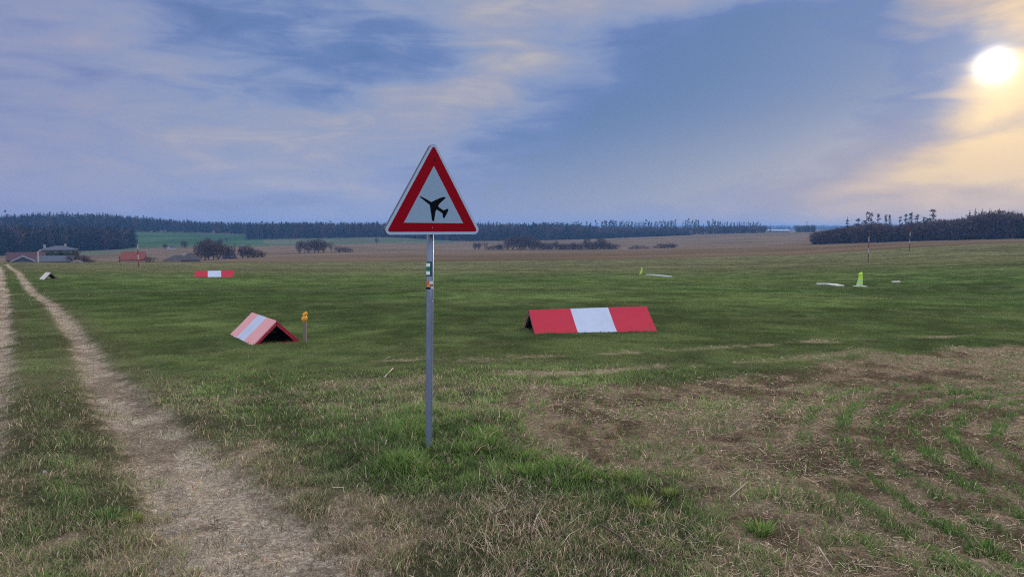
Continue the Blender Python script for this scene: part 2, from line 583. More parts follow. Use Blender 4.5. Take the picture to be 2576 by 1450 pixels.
def ground_colour(x, y, m):
    r = m['r']
    g = grass_colour(x, y, m)
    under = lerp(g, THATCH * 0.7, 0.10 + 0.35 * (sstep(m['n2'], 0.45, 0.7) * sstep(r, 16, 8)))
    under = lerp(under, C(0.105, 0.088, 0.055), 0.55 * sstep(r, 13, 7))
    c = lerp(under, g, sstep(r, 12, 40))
    soil = lerp(np.broadcast_to(SOIL2, x.shape + (3,)), SOIL, sstep(m['n2'] * 0.55 + m['n1'] * 0.45, 0.34, 0.60))
    soil = lerp(soil, THATCH, 0.5 * sstep(m['n1'], 0.55, 0.75))
    c = lerp(c, soil, np.clip(m['crop'] * (1 - 0.35 * m['rows']), 0, 1))
    c = lerp(c, THATCH * 1.25, 0.85 * m['line'] * (1 - m['crop']))
    c = lerp(c, soil * 1.25, 0.9 * m['bare'] * (1 - m['path']))
    c = lerp(c, soil * 1.1, 0.45 * m['worn'] * sstep(r, 12, 7) * sstep(m['n1'], 0.45, 0.65))
    dust = lerp(np.broadcast_to(DUST2, x.shape + (3,)), DUST, sstep(m['n2'] * 0.6 + m['n1'] * 0.4, 0.35, 0.62))
    c = lerp(c, dust, m['path'])
    c = lerp(c, C(0.080, 0.105, 0.042), 0.7 * m['mound'])
    # land beyond the mown strip
    nf = fbm(x, y, 40, 5, 71)
    st = fbm(x * 0.10, y, 9, 4, 77)
    brown = lerp(np.broadcast_to(C(0.125, 0.090, 0.056), x.shape + (3,)), C(0.172, 0.126, 0.082), sstep(0.5 * nf + 0.5 * st, 0.35, 0.68))
    c = lerp(c, brown, m['far'])
    return c


def far_zone(x, y):
    """1 = green meadow, 2 = pale meadow strip beyond the stubble"""
    r = np.hypot(x, y)
    a = np.arctan2(x, y)
    u = 1287.5 + 1879 * np.tan(np.clip(a, -1.2, 1.2))
    w = (fbm(x, y, 60, 3, 81) - 0.5) * 60
    green = (u > 322 + (r - 700) * 0.05) & (u < 660) & (r > 655 + w * 0.4 + (u - 450) * 0.12) & (r < 1010)
    pale = (u > 300) & (u < 1140) & (r > 600 + w * 0.3 + np.clip(u - 600, 0, 600) * 0.19) & (r < 900) & ~green
    strip = (u > 185) & (u < 345) & (r > 500 + (u - 185) * 0.5) & (r < 600)
    return np.where(green, 1, np.where(pale | strip, 2, 0))


# ------------------------------------------------------------------ materials
def mat_attr(name, rough=0.9, trans=0.0, vary=0.0, spec=0.1, noise=None):
    mt = bpy.data.materials.new(name)
    mt.use_nodes = True
    k = NT(mt.node_tree)
    at = k.n('ShaderNodeAttribute', attribute_name='col')
    c = at.outputs['Color']
    geo = k.n('ShaderNodeNewGeometry')
    nrm = None
    if noise:
        acc = None
        for sc, amp in noise:
            nz = k.noise(geo.outputs['Position'], sc, 3, 0.6).outputs[0]
            v = k.mr(nz, 0.28, 0.72, 1 - amp, 1 + amp)
            acc = v if acc is None else k.m('MULTIPLY', acc, v)
        c = k.vm('SCALE', c, scale=acc)
        bp = k.n('ShaderNodeBump')
        bp.inputs['Strength'].default_value = 0.9
        bp.inputs['Distance'].default_value = 0.03
        k.put(bp.inputs['Height'], acc)
        nrm = bp.outputs[0]
    bs = k.n('ShaderNodeBsdfPrincipled')
    k.put(bs.inputs['Base Color'], c)
    bs.inputs['Roughness'].default_value = rough
    bs.inputs['Specular IOR Level'].default_value = spec
    if nrm:
        k.put(bs.inputs['Normal'], nrm)
    out = k.n('ShaderNodeOutputMaterial')
    if trans:
        tr = k.n('ShaderNodeBsdfTranslucent')
        k.put(tr.inputs[0], c)
        mx = k.n('ShaderNodeMixShader')
        mx.inputs[0].default_value = trans
        k.t.links.new(bs.outputs[0], mx.inputs[1])
        k.t.links.new(tr.outputs[0], mx.inputs[2])
        k.t.links.new(mx.outputs[0], out.inputs[0])
    else:
        k.t.links.new(bs.outputs[0], out.inputs[0])
    return mt


def mat(name, col, rough=0.6, metal=0.0, spec=0.3, var=0.12, scale=6.0, bump=0.0, col2=None, stretch=None, fac=(0.4, 0.65)):
    """plain surface with procedural wear"""
    mt = bpy.data.materials.new(name)
    mt.use_nodes = True
    k = NT(mt.node_tree)
    tc = k.n('ShaderNodeTexCoord').outputs['Object']
    if stretch:
        tc = k.vm('MULTIPLY', tc, stretch)
    nz = k.noise(tc, scale, 6, 0.6).outputs[0]
    fine = k.noise(tc, scale * 9, 3, 0.6).outputs[0]
    c = k.vm('SCALE', tuple(col), scale=k.m('MULTIPLY_ADD', nz, 2 * var, 1 - var))
    if col2 is not None:
        c = k.mix(k.mr(k.m('MULTIPLY_ADD', fine, 0.3, k.m('MULTIPLY', nz, 0.7)), fac[0], fac[1]), c, tuple(col2))
    bs = k.n('ShaderNodeBsdfPrincipled')
    k.put(bs.inputs['Base Color'], c)
    k.put(bs.inputs['Roughness'], k.m('MULTIPLY_ADD', fine, 0.25, rough - 0.12))
    bs.inputs['Metallic'].default_value = metal
    bs.inputs['Specular IOR Level'].default_value = spec
    if bump:
        bp = k.n('ShaderNodeBump')
        bp.inputs['Strength'].default_value = bump
        bp.inputs['Distance'].default_value = 0.01
        k.put(bp.inputs['Height'], k.m('ADD', nz, k.m('MULTIPLY', fine, 0.3)))
        k.put(bs.inputs['Normal'], bp.outputs[0])
    out = k.n('ShaderNodeOutputMaterial')
    k.t.links.new(bs.outputs[0], out.inputs[0])
    return mt


M_GROUND = mat_attr('soil_and_turf', 1.0, 0, spec=0.0, noise=[(95.0, 0.42), (33.0, 0.48), (9.0, 0.24), (1.3, 0.10)])
M_BLADE = mat_attr('grass_blade', 0.75, 0.42, spec=0.15)
M_STRAW = mat_attr('dry_stalks', 0.85, 0.15, spec=0.1)
M_LEAF = mat_attr('tree_foliage', 0.95, 0.1, spec=0.0)
M_BARK = mat('bark', (0.045, 0.036, 0.030), 0.95, spec=0.0, var=0.3)


# ------------------------------------------------------------------ ground sheet
def build_ground():
    az_f = np.radians(np.arange(-48, 48.001, 0.13))
    az_b = np.radians(np.arange(52, 309, 4.0))
    az = np.concatenate([az_f, az_b])
    segs = [np.geomspace(0.5, 3.0, 14)[:-1], np.exp(np.arange(math.log(3), math.log(40), 0.0062)),
            np.exp(np.arange(math.log(40), math.log(200), 0.011)), np.exp(np.arange(math.log(200), math.log(1500), 0.013)),
            np.geomspace(1500, 5200, 26)]
    rr = np.concatenate(segs)
    n, kk = len(rr), len(az)
    Rg, Ag = np.meshgrid(rr, az, indexing='ij')
    x, y = Rg * np.sin(Ag), Rg * np.cos(Ag)
    z = terr(x, y)
    m = masks(x, y)
    near = sstep(Rg, 60, 20)
    relief = (fbm(x, y, 0.8, 4, 91) - 0.5) * 0.035 + (fbm(x, y, 4, 3, 95) - 0.5) * 0.07 * sstep(Rg, 4, 9)
    clod = (fbm(x, y, 0.16, 4, 97, 0.65) - 0.45) * 0.055 * np.clip(m['crop'] + 0.25 * m['bare'] + 0.3 * m['path'], 0, 1)
    z = z + near * (relief + clod - 0.035 * m['path'] + 0.06 * m['mound'])
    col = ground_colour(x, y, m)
    zone = far_zone(x, y)
    nf = fbm(x, y, 50, 4, 99)
    gm = lerp(np.broadcast_to(C(0.040, 0.085, 0.038), x.shape + (3,)), C(0.060, 0.110, 0.048), sstep(nf, 0.3, 0.7))
    pm = lerp(np.broadcast_to(C(0.080, 0.104, 0.060), x.shape + (3,)), C(0.110, 0.124, 0.074), sstep(nf, 0.3, 0.7))
    col = np.where((zone == 1)[..., None], gm, np.where((zone == 2)[..., None], pm, col))
    V = np.stack([x, y, z], -1).reshape(-1, 3)
    Cc = col.reshape(-1, 3)
    i, j = np.meshgrid(np.arange(n - 1), np.arange(kk), indexing='ij')
    j2 = (j + 1) % kk
    q = np.stack([i * kk + j, i * kk + j2, (i + 1) * kk + j2, (i + 1) * kk + j], -1).reshape(-1, 4)
    vcls = np.where(zone.ravel() > 0, 3, np.where(m['far'].ravel() > 0.5, 2, np.where((m['path'].ravel() > 0.5) & (Rg.ravel() < 130), 1, 0)))
    fc = vcls[q[:, 0]]
    centre = len(V)
    cap = np.array([[centre, b, a] for a, b in zip(range(kk), [*range(1, kk), 0])])
    V = np.vstack([V, [[0, 0, tz(0, 0.5)]]])
    Cc = np.vstack([Cc, Cc[:1]])
    for code, nm in ((0, 'ground'), (1, 'path'), (2, 'field'), (3, 'meadow')):
        qq = q[fc == code]
        tt = cap if code == 0 else np.zeros((0, 3), int)
        used = np.unique(np.concatenate([qq.ravel(), tt.ravel()]))
        mp = np.full(len(V), -1)
        mp[used] = np.arange(len(used))
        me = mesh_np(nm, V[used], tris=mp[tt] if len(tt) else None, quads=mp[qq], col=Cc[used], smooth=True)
        tag(link_mesh(nm, me, M_GROUND), kind='structure')


build_ground()


# ------------------------------------------------------------------ warning sign
M_ZINC = mat('galvanised_steel', (0.165, 0.205, 0.29), 0.48, metal=0.55, spec=0.5, var=0.22, scale=9, stretch=(3, 3, 0.5), bump=0.15,
             col2=(0.28, 0.32, 0.40), fac=(0.5, 0.75))
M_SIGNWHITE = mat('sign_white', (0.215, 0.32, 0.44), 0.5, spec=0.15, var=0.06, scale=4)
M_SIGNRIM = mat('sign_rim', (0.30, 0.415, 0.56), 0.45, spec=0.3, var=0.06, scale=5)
M_SIGNBACK = mat('sign_back', (0.075, 0.085, 0.10), 0.6, metal=0.0, var=0.1)
M_SIGNRED = mat('sign_red', (0.23, 0.001, 0.008), 0.6, spec=0.06, var=0.08, scale=5)
M_BLACK = mat('black_print', (0.004, 0.005, 0.008), 0.7, spec=0.03, var=0.1)


def round_loop(pts, rad, seg=8):
    out = []
    n = len(pts)
    for i in range(n):
        p0, p, p1 = (Vector(pts[(i - 1) % n]), Vector(pts[i]), Vector(pts[(i + 1) % n]))
        a, b = (p0 - p).normalized(), (p1 - p).normalized()
        half = a.angle(b) / 2
        t = rad / math.tan(half)
        c = p + (a + b).normalized() * (rad / math.sin(half))
        s, e = p + a * t, p + b * t
        for k in range(seg + 1):
            f = k / seg
            q = (s - c).lerp(e - c, f)
            out.append(c + q.normalized() * rad)
    return out


def build_sign():
    bx, by = on_ground(1078, 1138)
    D = by - 0.062
    unit = D / 2909.5 / 3.452 / 0.998
    SX = 0.909
    d = ray(1090.8, 478.2)
    c = Vector(np.array([0, 0, EYE]) + d * (D / d[1]))
    base = Vector((bx, by, tz(bx, by)))
    root = tag(empty('warning_sign', base), 'red bordered triangular road sign with a black aeroplane on a grey steel post', 'road sign')
    rz = math.radians(31)
    Mp = Matrix.Translation(c - base) @ Matrix.Rotation(rz, 4, 'Z')

    def P(x, y):
        return Vector(((x - 740) * unit / SX, 0, -(y - 700) * unit))

    def sheet(loop, y, mt, name, parent, thick=0.0, mats=None):
        bm = bmesh.new()
        fr = [bm.verts.new(Mp @ Vector((p[0], y, p[2]))) for p in loop]
        f = bm.faces.new(fr)
        if thick:
            bk = [bm.verts.new(Mp @ Vector((p[0], y + thick, p[2]))) for p in loop]
            bm.faces.new(bk[::-1])
            for i in range(len(loop)):
                j = (i + 1) % len(loop)
                bm.faces.new((fr[i], bk[i], bk[j], fr[j]))
        bmesh.ops.recalc_face_normals(bm, faces=bm.faces)
        return obj_bm(name, bm, mt, parent)

    outer3 = [P(742, 33), P(62, 1296), P(1404, 1292)]
    # panel: a shallow pressed tray with folded rim
    bm = bmesh.new()
    lo = round_loop(outer3, 0.036, 10)
    cen = sum((Vector(p) for p in lo), Vector()) / len(lo)
    loops = []
    for (sc, y) in ((1.0, 0.030), (1.0, 0.003), (0.992, 0.0)):
        loops.append([bm.verts.new(Mp @ (cen + (Vector(p) - cen) * sc + Vector((0, y, 0)))) for p in lo])
    n = len(lo)
    for a, b in zip(loops, loops[1:]):
        for i in range(n):
            bm.faces.new((a[i], a[(i + 1) % n], b[(i + 1) % n], b[i]))
    ff = bm.faces.new(loops[2])
    fb = bm.faces.new([bm.verts.new(Mp @ (cen + (Vector(p) - cen) * 0.985 + Vector((0, 0.008, 0)))) for p in lo])
    bmesh.ops.recalc_face_normals(bm, faces=bm.faces)
    for f in bm.faces:
        f.material_index = 1
    ff.material_index = 0
    panel = obj_bm('panel', bm, [M_SIGNRIM, M_SIGNBACK], root)
    # white field inside
    inner = [P(743, 378), P(344, 1134), P(1138, 1138)]
    sheet(inner, -0.0016, M_SIGNWHITE, 'white_field', root)
    # red border: ring between the two triangles
    ro = round_loop([P(743, 105), P(128, 1254), P(1338, 1251)], 0.014, 8)
    bm = bmesh.new()
    ov = [bm.verts.new(Mp @ (Vector(p) + Vector((0, -0.0012, 0)))) for p in ro]
    iv = [bm.verts.new(Mp @ (p + Vector((0, -0.0012, 0)))) for p in inner]
    k = len(ro) // 3
    for ci in range(3):
        for i in range(k - 1):
            bm.faces.new((ov[ci * k + i], ov[ci * k + i + 1], iv[ci]))
        bm.faces.new((ov[ci * k + k - 1], ov[((ci + 1) * k) % len(ro)], iv[(ci + 1) % 3], iv[ci]))
    bmesh.ops.recalc_face_normals(bm, faces=bm.faces)
    border = obj_bm('red_border', bm, M_SIGNRED, root)
    sheet([P(760, 268), P(748, 290), P(746, 326), P(752, 326), P(756, 300)], -0.0022, M_BLACK, 'scratch', border)
    sheet([P(716 + 5 * math.cos(a), 1198 + 5 * math.sin(a)) for a in np.linspace(0, 6.0, 8)], -0.0022, M_SIGNRIM, 'rivet', border)
    plane = [(553, 787), (566, 787), (612, 808), (660, 834), (705, 858), (760, 830), (820, 802), (876, 784), (899, 796), (860, 834), (812, 878),
             (800, 900), (793, 915), (830, 942), (868, 965), (895, 955), (917, 943), (936, 950), (926, 980), (905, 1022), (874, 1073), (861, 1065),
             (857, 1036), (852, 1003), (810, 976), (772, 954), (762, 975), (755, 1004), (748, 1055), (738, 1115), (711, 1101), (704, 1040), (694, 970), (685, 897),
             (640, 862), (588, 822), (556, 797)]
    sheet([P(*q) for q in plane], -0.0030, M_BLACK, 'aeroplane_symbol', root)
    # post
    d2 = ray(1082, 600)
    top = Vector(np.array([0, 0, EYE]) + d2 * ((by + 0.01) / d2[1]))
    lean = (top - base)
    lean = lean / lean.z
    rad = 0.0268
    bm = bmesh.new()
    prof = []
    for i in range(48):
        a = 2 * math.pi * i / 48
        r = rad
        for g in (-1.95, -1.2, -0.65):                       # shallow rolled grooves
            r -= 0.0022 * math.exp(-((a - (2 * math.pi + g if g < 0 else g)) / 0.08) ** 2)
        prof.append((r * math.cos(a), r * math.sin(a)))
    hgt = c.z - base.z + 0.05
    rings = []
    for z in (-0.25, 0.0, 0.6, 1.2, hgt):
        rings.append([bm.verts.new((px + lean.x * z, py + lean.y * z, z)) for px, py in prof])
    for a, b in zip(rings, rings[1:]):
        for i in range(48):
            bm.faces.new((a[i], a[(i + 1) % 48], b[(i + 1) % 48], b[i]))
    bm.faces.new(rings[-1])
    obj_bm('pole', bm, M_ZINC, root, smooth=True)
    # clamps behind the panel
    for zz in (c.z - base.z - 0.12, c.z - base.z + 0.02):
        bm = bmesh.new()
        ring = [(lean.x * zz + 0.031 * math.cos(a), lean.y * zz + 0.031 * math.sin(a)) for a in np.linspace(0, 2 * math.pi, 20, endpoint=False)]
        lo_ = [bm.verts.new((px, py, zz - 0.015)) for px, py in ring]
        hi_ = [bm.verts.new((px, py, zz + 0.015)) for px, py in ring]
        for i in range(20):
            bm.faces.new((lo_[i], lo_[(i + 1) % 20], hi_[(i + 1) % 20], hi_[i]))
        bm.faces.new(hi_)
        bm.faces.new(lo_[::-1])
        obj_bm('clamp', bm, M_ZINC, root)
    # adhesive plates wrapped round the post, seen from the path
    view = math.atan2(-(base.y), -(base.x))

    def wrap(name, x0, x1, v0, v1, mt, parent, off):
        bm = bmesh.new()
        zz = []
        for v in (v0, v1):
            dd = ray(1082, v)
            zz.append(EYE + dd[2] * (by - 0.02) / dd[1] - base.z)
        a0, a1 = math.asin(x0), math.asin(x1)
        r_ = rad + off
        cols = []
        for i in range(13):
            a = view + a0 + (a1 - a0) * i / 12
            cols.append([bm.verts.new((lean.x * z + r_ * math.cos(a), lean.y * z + r_ * math.sin(a), z)) for z in zz])
        for p, q in zip(cols, cols[1:]):
            bm.faces.new((p[0], q[0], q[1], p[1]))
        bmesh.ops.recalc_face_normals(bm, faces=bm.faces)
        return obj_bm(name, bm, mt, parent)

    def zv(y):
        return (980 + y / 7.25) * 0.64375
    mg = mat('trail_green_dark', (0.012, 0.075, 0.07), 0.5)
    tm = wrap('trail_marker', -1, 0.56, zv(300), zv(718), mg, root, 0.0012)
    mw = mat('trail_white', (0.72, 0.76, 0.82), 0.5)
    wrap('white_stripe', -1, -0.02, zv(348), zv(445), mw, tm, 0.0022)
    wrap('white_stripe', -1, -0.04, zv(573), zv(672), mw, tm, 0.0022)
    wrap('green_stripe', -1, -0.02, zv(448), zv(570), mat('trail_green', (0.01, 0.16, 0.10), 0.5), tm, 0.0022)
    st = wrap('torn_sticker', -1, 0.9, zv(850), zv(1078), mat('sticker_brown', (0.28, 0.13, 0.09), 0.6, var=0.35, scale=40), root, 0.0012)
    mo = mat('sticker_orange', (0.52, 0.13, 0.04), 0.55, var=0.25, scale=50)
    ms = mat('sticker_white', (0.55, 0.57, 0.66), 0.55, var=0.3, scale=60)
    wrap('orange_patch', -1, -0.2, zv(862), zv(938), mo, st, 0.0022)
    wrap('orange_patch', -0.7, 0.0, zv(955), zv(1020), mat('sticker_yellow', (0.6, 0.27, 0.05), 0.55, var=0.3, scale=60), st, 0.0022)
    wrap('white_patch', -0.15, 0.85, zv(852), zv(940), ms, st, 0.0022)
    wrap('white_patch', 0.15, 0.9, zv(1015), zv(1070), ms, st, 0.0022)
    wrap('black_patch', -1, 0.2, zv(1030), zv(1077), M_BLACK, st, 0.0025)


build_sign()


# ------------------------------------------------------------------ tent-shaped airfield markers
M_RED = mat('marker_red', (0.42, 0.011, 0.034), 0.55, spec=0.3, var=0.14, scale=3.0, bump=0.1)
M_PINK = mat('marker_faded_red', (0.62, 0.29, 0.29), 0.6, spec=0.3, var=0.10, scale=2.2, stretch=(1, 3, 3), col2=(0.54, 0.21, 0.22), fac=(0.45, 0.8))
M_WHITE = mat('marker_white', (0.44, 0.50, 0.62), 0.55, spec=0.3, var=0.06, scale=3, col2=(0.39, 0.44, 0.55))
M_CREAM = mat('marker_cream', (0.47, 0.44, 0.40), 0.6, var=0.08, scale=4)
M_WOODRED = mat('rail_red', (0.30, 0.015, 0.035), 0.65, var=0.25, scale=8)
M_WOODDARK = mat('rail_wood', (0.16, 0.115, 0.095), 0.8, var=0.3, scale=9)
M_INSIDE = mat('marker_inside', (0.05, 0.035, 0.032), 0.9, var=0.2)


def build_marker(label, centre, yaw, slope, L, W, H, front_mats, back_mats, rail_mat, bands=(0.34, 0.66), wrinkle=0.004, sink=0.05, ends=(0, 1), grp=None):
    root = empty('runway_marker', centre)
    root.rotation_euler = Matrix((Vector((math.cos(yaw), math.sin(yaw), slope)).normalized(),
                                  Vector((-math.sin(yaw), math.cos(yaw), 0)),
                                  Vector((math.cos(yaw), math.sin(yaw), slope)).normalized().cross(Vector((-math.sin(yaw), math.cos(yaw), 0))))).transposed().to_euler()
    tag(root, label, 'marker', grp)
    rng = np.random.default_rng(int(abs(centre[0] * 100)) + 3)
    for side, mats in ((-1, front_mats), (1, back_mats)):
        bm = bmesh.new()
        nx, ns = 60, 16
        bx_ = [0, bands[0], bands[1], 1]
        xs = np.unique(np.concatenate([np.linspace(0, 1, nx + 1), bands]))
        grid = []
        ph = rng.uniform(0, 6, 6)
        for t in xs:
            row = []
            for s in np.linspace(0, 1, ns + 1):
                w = wrinkle * math.sin(math.pi * s) * (0.55 * math.sin(t * 9 + s * 4 + ph[0]) + 0.4 * math.sin(t * 23 - s * 9 + ph[1]) + 0.35 * math.sin(t * 14 + s * 17 + ph[2])
                                                       + 0.3 * math.sin(t * 41 + s * 25 + ph[3]))
                sag = -0.010 * math.sin(math.pi * s) * wrinkle / 0.004
                y = side * (W / 2 * (1 + sink / H) * s + H / 2.2 * (w + sag))
                z = H - (H + sink) * s + W / 2.2 * (w + sag)
                row.append(bm.verts.new(((t - 0.5) * L, y, z)))
            grid.append(row)
        for i in range(len(xs) - 1):
            tm = (xs[i] + xs[i + 1]) / 2
            mi = 0 if tm < bands[0] else (1 if tm < bands[1] else 2)
            for j in range(ns):
                f = bm.faces.new((grid[i][j], grid[i + 1][j], grid[i + 1][j + 1], grid[i][j + 1]))
                f.material_index = mi
        bmesh.ops.recalc_face_normals(bm, faces=bm.faces)
        # make it point outwards, then give the board its thickness on the inside
        bm.normal_update()
        if sum(f.normal.y * side for f in bm.faces) < 0:
            bmesh.ops.reverse_faces(bm, faces=bm.faces)
        outer = list(bm.faces)
        ret = bmesh.ops.solidify(bm, geom=outer, thickness=0.016)
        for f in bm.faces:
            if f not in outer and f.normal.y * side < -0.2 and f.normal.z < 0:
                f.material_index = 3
        obj_bm('panel', bm, list(mats) + [M_INSIDE], root, smooth=False)
    slope_len = math.hypot(W / 2, H)
    th = math.atan2(H, W / 2)
    for e in ends:
        xe = (-0.5 if e == 0 else 0.5) * L
        sx = 1 if e == 0 else -1
        for side in (-1, 1):
            bm = bmesh.new()
            M = Matrix.Translation((xe + sx * 0.02, 0, H - 0.022)) @ (Matrix.Rotation(math.pi if side < 0 else 0, 4, 'Z') @ Matrix.Rotation(-th, 4, 'X') if side > 0 else Matrix.Rotation(math.pi, 4, 'Z') @ Matrix.Rotation(-th, 4, 'X'))
            box(bm, -0.017, 0.017, 0.02, slope_len + 0.02, -0.047, -0.006, M)
            bmesh.ops.recalc_face_normals(bm, faces=bm.faces)
            obj_bm('end_rail', bm, rail_mat, root)
        bm = bmesh.new()
        box(bm, xe + sx * 0.005, xe + sx * 0.035, -W / 2 + 0.05, W / 2 - 0.05, -0.03, 0.028)
        obj_bm('base_beam', bm, rail_mat, root)
    return root


def sit(x, y, dz=0.0):
    return (x, y, tz(x, y) + dz)


RWR = (M_RED, M_WHITE, M_RED)
build_marker('long red white red tent-shaped board lying on the grass right of the sign post', sit(1.484, 14.31, -0.01), 0.2155, 0.009, 2.38, 1.04, 0.42, RWR, RWR, M_WOODDARK, (0.345, 0.665), 0.006)
build_marker('faded pink and white tent-shaped board with its open end showing, beside the wooden stake', sit(-4.655, 13.87, -0.0), 2.087, -0.03, 2.25, 0.85, 0.41, RWR, (M_PINK, M_WHITE, M_PINK), M_WOODRED, (0.37, 0.69), 0.003)
mx_, my_ = polar(536, 55)
build_marker('small red white red board far off on the left part of the grass strip', sit(mx_, my_, -0.0), 0.36, 0.0, 2.5, 1.0, 0.42, RWR, RWR, M_WOODDARK, (0.33, 0.67), 0.002, 0.01)
mx_, my_ = polar(116, 53)
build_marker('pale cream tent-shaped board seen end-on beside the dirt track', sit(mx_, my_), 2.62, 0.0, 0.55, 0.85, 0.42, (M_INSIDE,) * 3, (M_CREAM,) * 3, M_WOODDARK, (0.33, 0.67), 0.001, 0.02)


def build_stake():
    x, y = on_ground(767, 861)
    root = tag(empty('stake', (x, y, tz(x, y))), 'weathered wooden stake topped with a yellow plastic cap', 'stake')
    px = 12.1 / F_PX
    bm = bmesh.new()
    vs = box(bm, -0.030, 0.030, -0.022, 0.022, -0.1, 0.40)
    for v in vs:
        if v.co.z > 0:
            v.co.x = v.co.x * 0.95 + 0.004
    bmesh.ops.bevel(bm, geom=list(bm.edges), offset=0.004, segments=1, affect='EDGES')
    obj_bm('post', bm, mat('weathered_wood', (0.17, 0.14, 0.115), 0.85, var=0.35, scale=12, stretch=(4, 4, 0.6), bump=0.5, col2=(0.08, 0.065, 0.055), fac=(0.5, 0.8)), root)
    prof = [(0.001, 0.355), (0.018, 0.358), (0.030, 0.372), (0.046, 0.392), (0.053, 0.412), (0.051, 0.436), (0.040, 0.456), (0.036, 0.466),
            (0.041, 0.482), (0.043, 0.500), (0.037, 0.517), (0.022, 0.529), (0.001, 0.533)]
    bm = bmesh.new()
    rings = []
    for i, (r, z) in enumerate(prof):
        sh = 0.010 if z > 0.47 else 0.0
        rings.append([bm.verts.new((sh + r * math.cos(a) * (1 + 0.08 * math.sin(3 * a + i)), r * 0.9 * math.sin(a), z + 0.01 * math.cos(a) * (1 if z > 0.45 else 0))) for a in np.linspace(0, 2 * math.pi, 20, endpoint=False)])
    for a, b in zip(rings, rings[1:]):
        for j in range(20):
            bm.faces.new((a[j], a[(j + 1) % 20], b[(j + 1) % 20], b[j]))
    bm.faces.new(rings[0][::-1])
    bm.faces.new(rings[-1])
    obj_bm('yellow_cap', bm, mat('yellow_plastic', (0.66, 0.30, 0.02), 0.45, var=0.12, scale=12), root, smooth=True)


build_stake()

M_HIVIS = mat('fluorescent_cloth', (0.42, 0.66, 0.07), 0.7, var=0.15, scale=12)
M_SILVER = mat('reflective_tape', (0.36, 0.44, 0.52), 0.4, metal=0.2, var=0.1)
M_BOARD = mat('white_board', (0.42, 0.45, 0.45), 0.6, var=0.12, scale=3)


def build_cone():
    x, y = on_ground(2163, 721)
    px = math.hypot(x, y) / F_PX
    root = tag(empty('marker_cone', (x, y, tz(x, y))), 'yellow-green cone in a high visibility cover with silver bands on a white base', 'cone')
    lev = [(0.0, -9.5, 5.3), (4, -8.6, 5.2), (10, -7.0, 5.2), (15, -5.8, 5.0), (20, -4.8, 4.8), (23, -4.2, 4.7), (25.5, -3.9, 4.6), (27, -4.8, 4.6), (30, -4.4, 4.5), (32, -2.2, 4.3), (33.5, 0.5, 3.2)]

    def loft(rows, off=0.0):
        bm = bmesh.new()
        rings = []
        for z, a, b in rows:
            c, r = (a + b) / 2, (b - a) / 2 + off
            rings.append([bm.verts.new((px * (c + r * math.cos(t)), px * r * 0.85 * math.sin(t), px * z)) for t in np.linspace(0, 2 * math.pi, 18, endpoint=False)])
        for p, q in zip(rings, rings[1:]):
            for j in range(18):
                bm.faces.new((p[j], p[(j + 1) % 18], q[(j + 1) % 18], q[j]))
        bm.faces.new(rings[-1])
        bm.faces.new(rings[0][::-1])
        return bm
    obj_bm('cover', loft(lev), M_HIVIS, root, smooth=True)
    L = np.array(lev)
    for z0, z1 in ((6.0, 9.0), (12.5, 15.0)):
        rows = [(z, float(np.interp(z, L[:, 0], L[:, 1])), float(np.interp(z, L[:, 0], L[:, 2]))) for z in (z0, z1)]
        obj_bm('reflective_band', loft(rows, 0.35), M_SILVER, root)
    bm = bmesh.new()
    box(bm, -13 * px, 14 * px, -9 * px, 9 * px, 0.01, 0.035)
    bmesh.ops.bevel(bm, geom=list(bm.edges), offset=0.01, segments=2, affect='EDGES')
    obj_bm('base_plate', bm, M_BOARD, root)


build_cone()


def build_flag():
    x, y = on_ground(1614, 691)
    px = math.hypot(x, y) / F_PX
    root = tag(empty('flag', (x, y, tz(x, y))), 'yellow-green cloth hanging from a thin stick stuck in the grass', 'flag')
    bm = bmesh.new()
    tube(bm, [(0, 0, -0.1), (0.005, 0, 9 * px), (0, 0, 18.5 * px)], 0.018, 8)
    obj_bm('stick', bm, M_BOARD, root)
    bm = bmesh.new()
    rows = [(18.6, -0.9, 0.9), (15, -1.5, 1.3), (12, -2.1, 1.5), (9, -3.9, 1.3), (7, -4.4, 0.7), (4, -5.2, -1.2), (1.8, -6.6, -2.6), (0.9, -6.9, -4.2)]
    rings = []
    for i, (z, a, b) in enumerate(rows):
        c, r = (a + b) / 2, (b - a) / 2
        rings.append([bm.verts.new((px * (c + r * math.cos(t)), px * r * 0.5 * math.sin(t) * (1 + 0.4 * math.sin(3 * t + i)), px * z)) for t in np.linspace(0, 2 * math.pi, 12, endpoint=False)])
    for p, q in zip(rings, rings[1:]):
        for j in range(12):
            bm.faces.new((p[j], p[(j + 1) % 12], q[(j + 1) % 12], q[j]))
    bm.faces.new(rings[0])
    bm.faces.new(rings[-1][::-1])
    bmesh.ops.recalc_face_normals(bm, faces=bm.faces)
    obj_bm('cloth', bm, M_HIVIS, root, smooth=True)


build_flag()


def build_board(label, pts, width):
    """flat white board lying in the grass along a bent line"""
    P3 = [Vector(sit(*on_ground(*q))) for q in pts]
    root = P3[0].copy()
    bm = bmesh.new()
    ring = []
    for i, p in enumerate(P3):
        t = (P3[min(i + 1, len(P3) - 1)] - P3[max(i - 1, 0)]).normalized()
        n = Vector((-t.y, t.x, 0)).normalized() * width / 2
        q = p - root
        ring.append([bm.verts.new(q + n * s + Vector((0, 0, h))) for s, h in ((-1, -0.02), (-1, 0.07), (1, 0.07), (1, -0.02))])
    for a, b in zip(ring, ring[1:]):
        for j in range(4):
            bm.faces.new((a[j], a[(j + 1) % 4], b[(j + 1) % 4], b[j]))
    bm.faces.new(ring[0][::-1])
    bm.faces.new(ring[-1])
    bmesh.ops.recalc_face_normals(bm, faces=bm.faces)
    o = obj_bm('ground_board', bm, M_BOARD)
    o.location = root
    tag(o, label, 'board', 'white boards laid out on the strip')


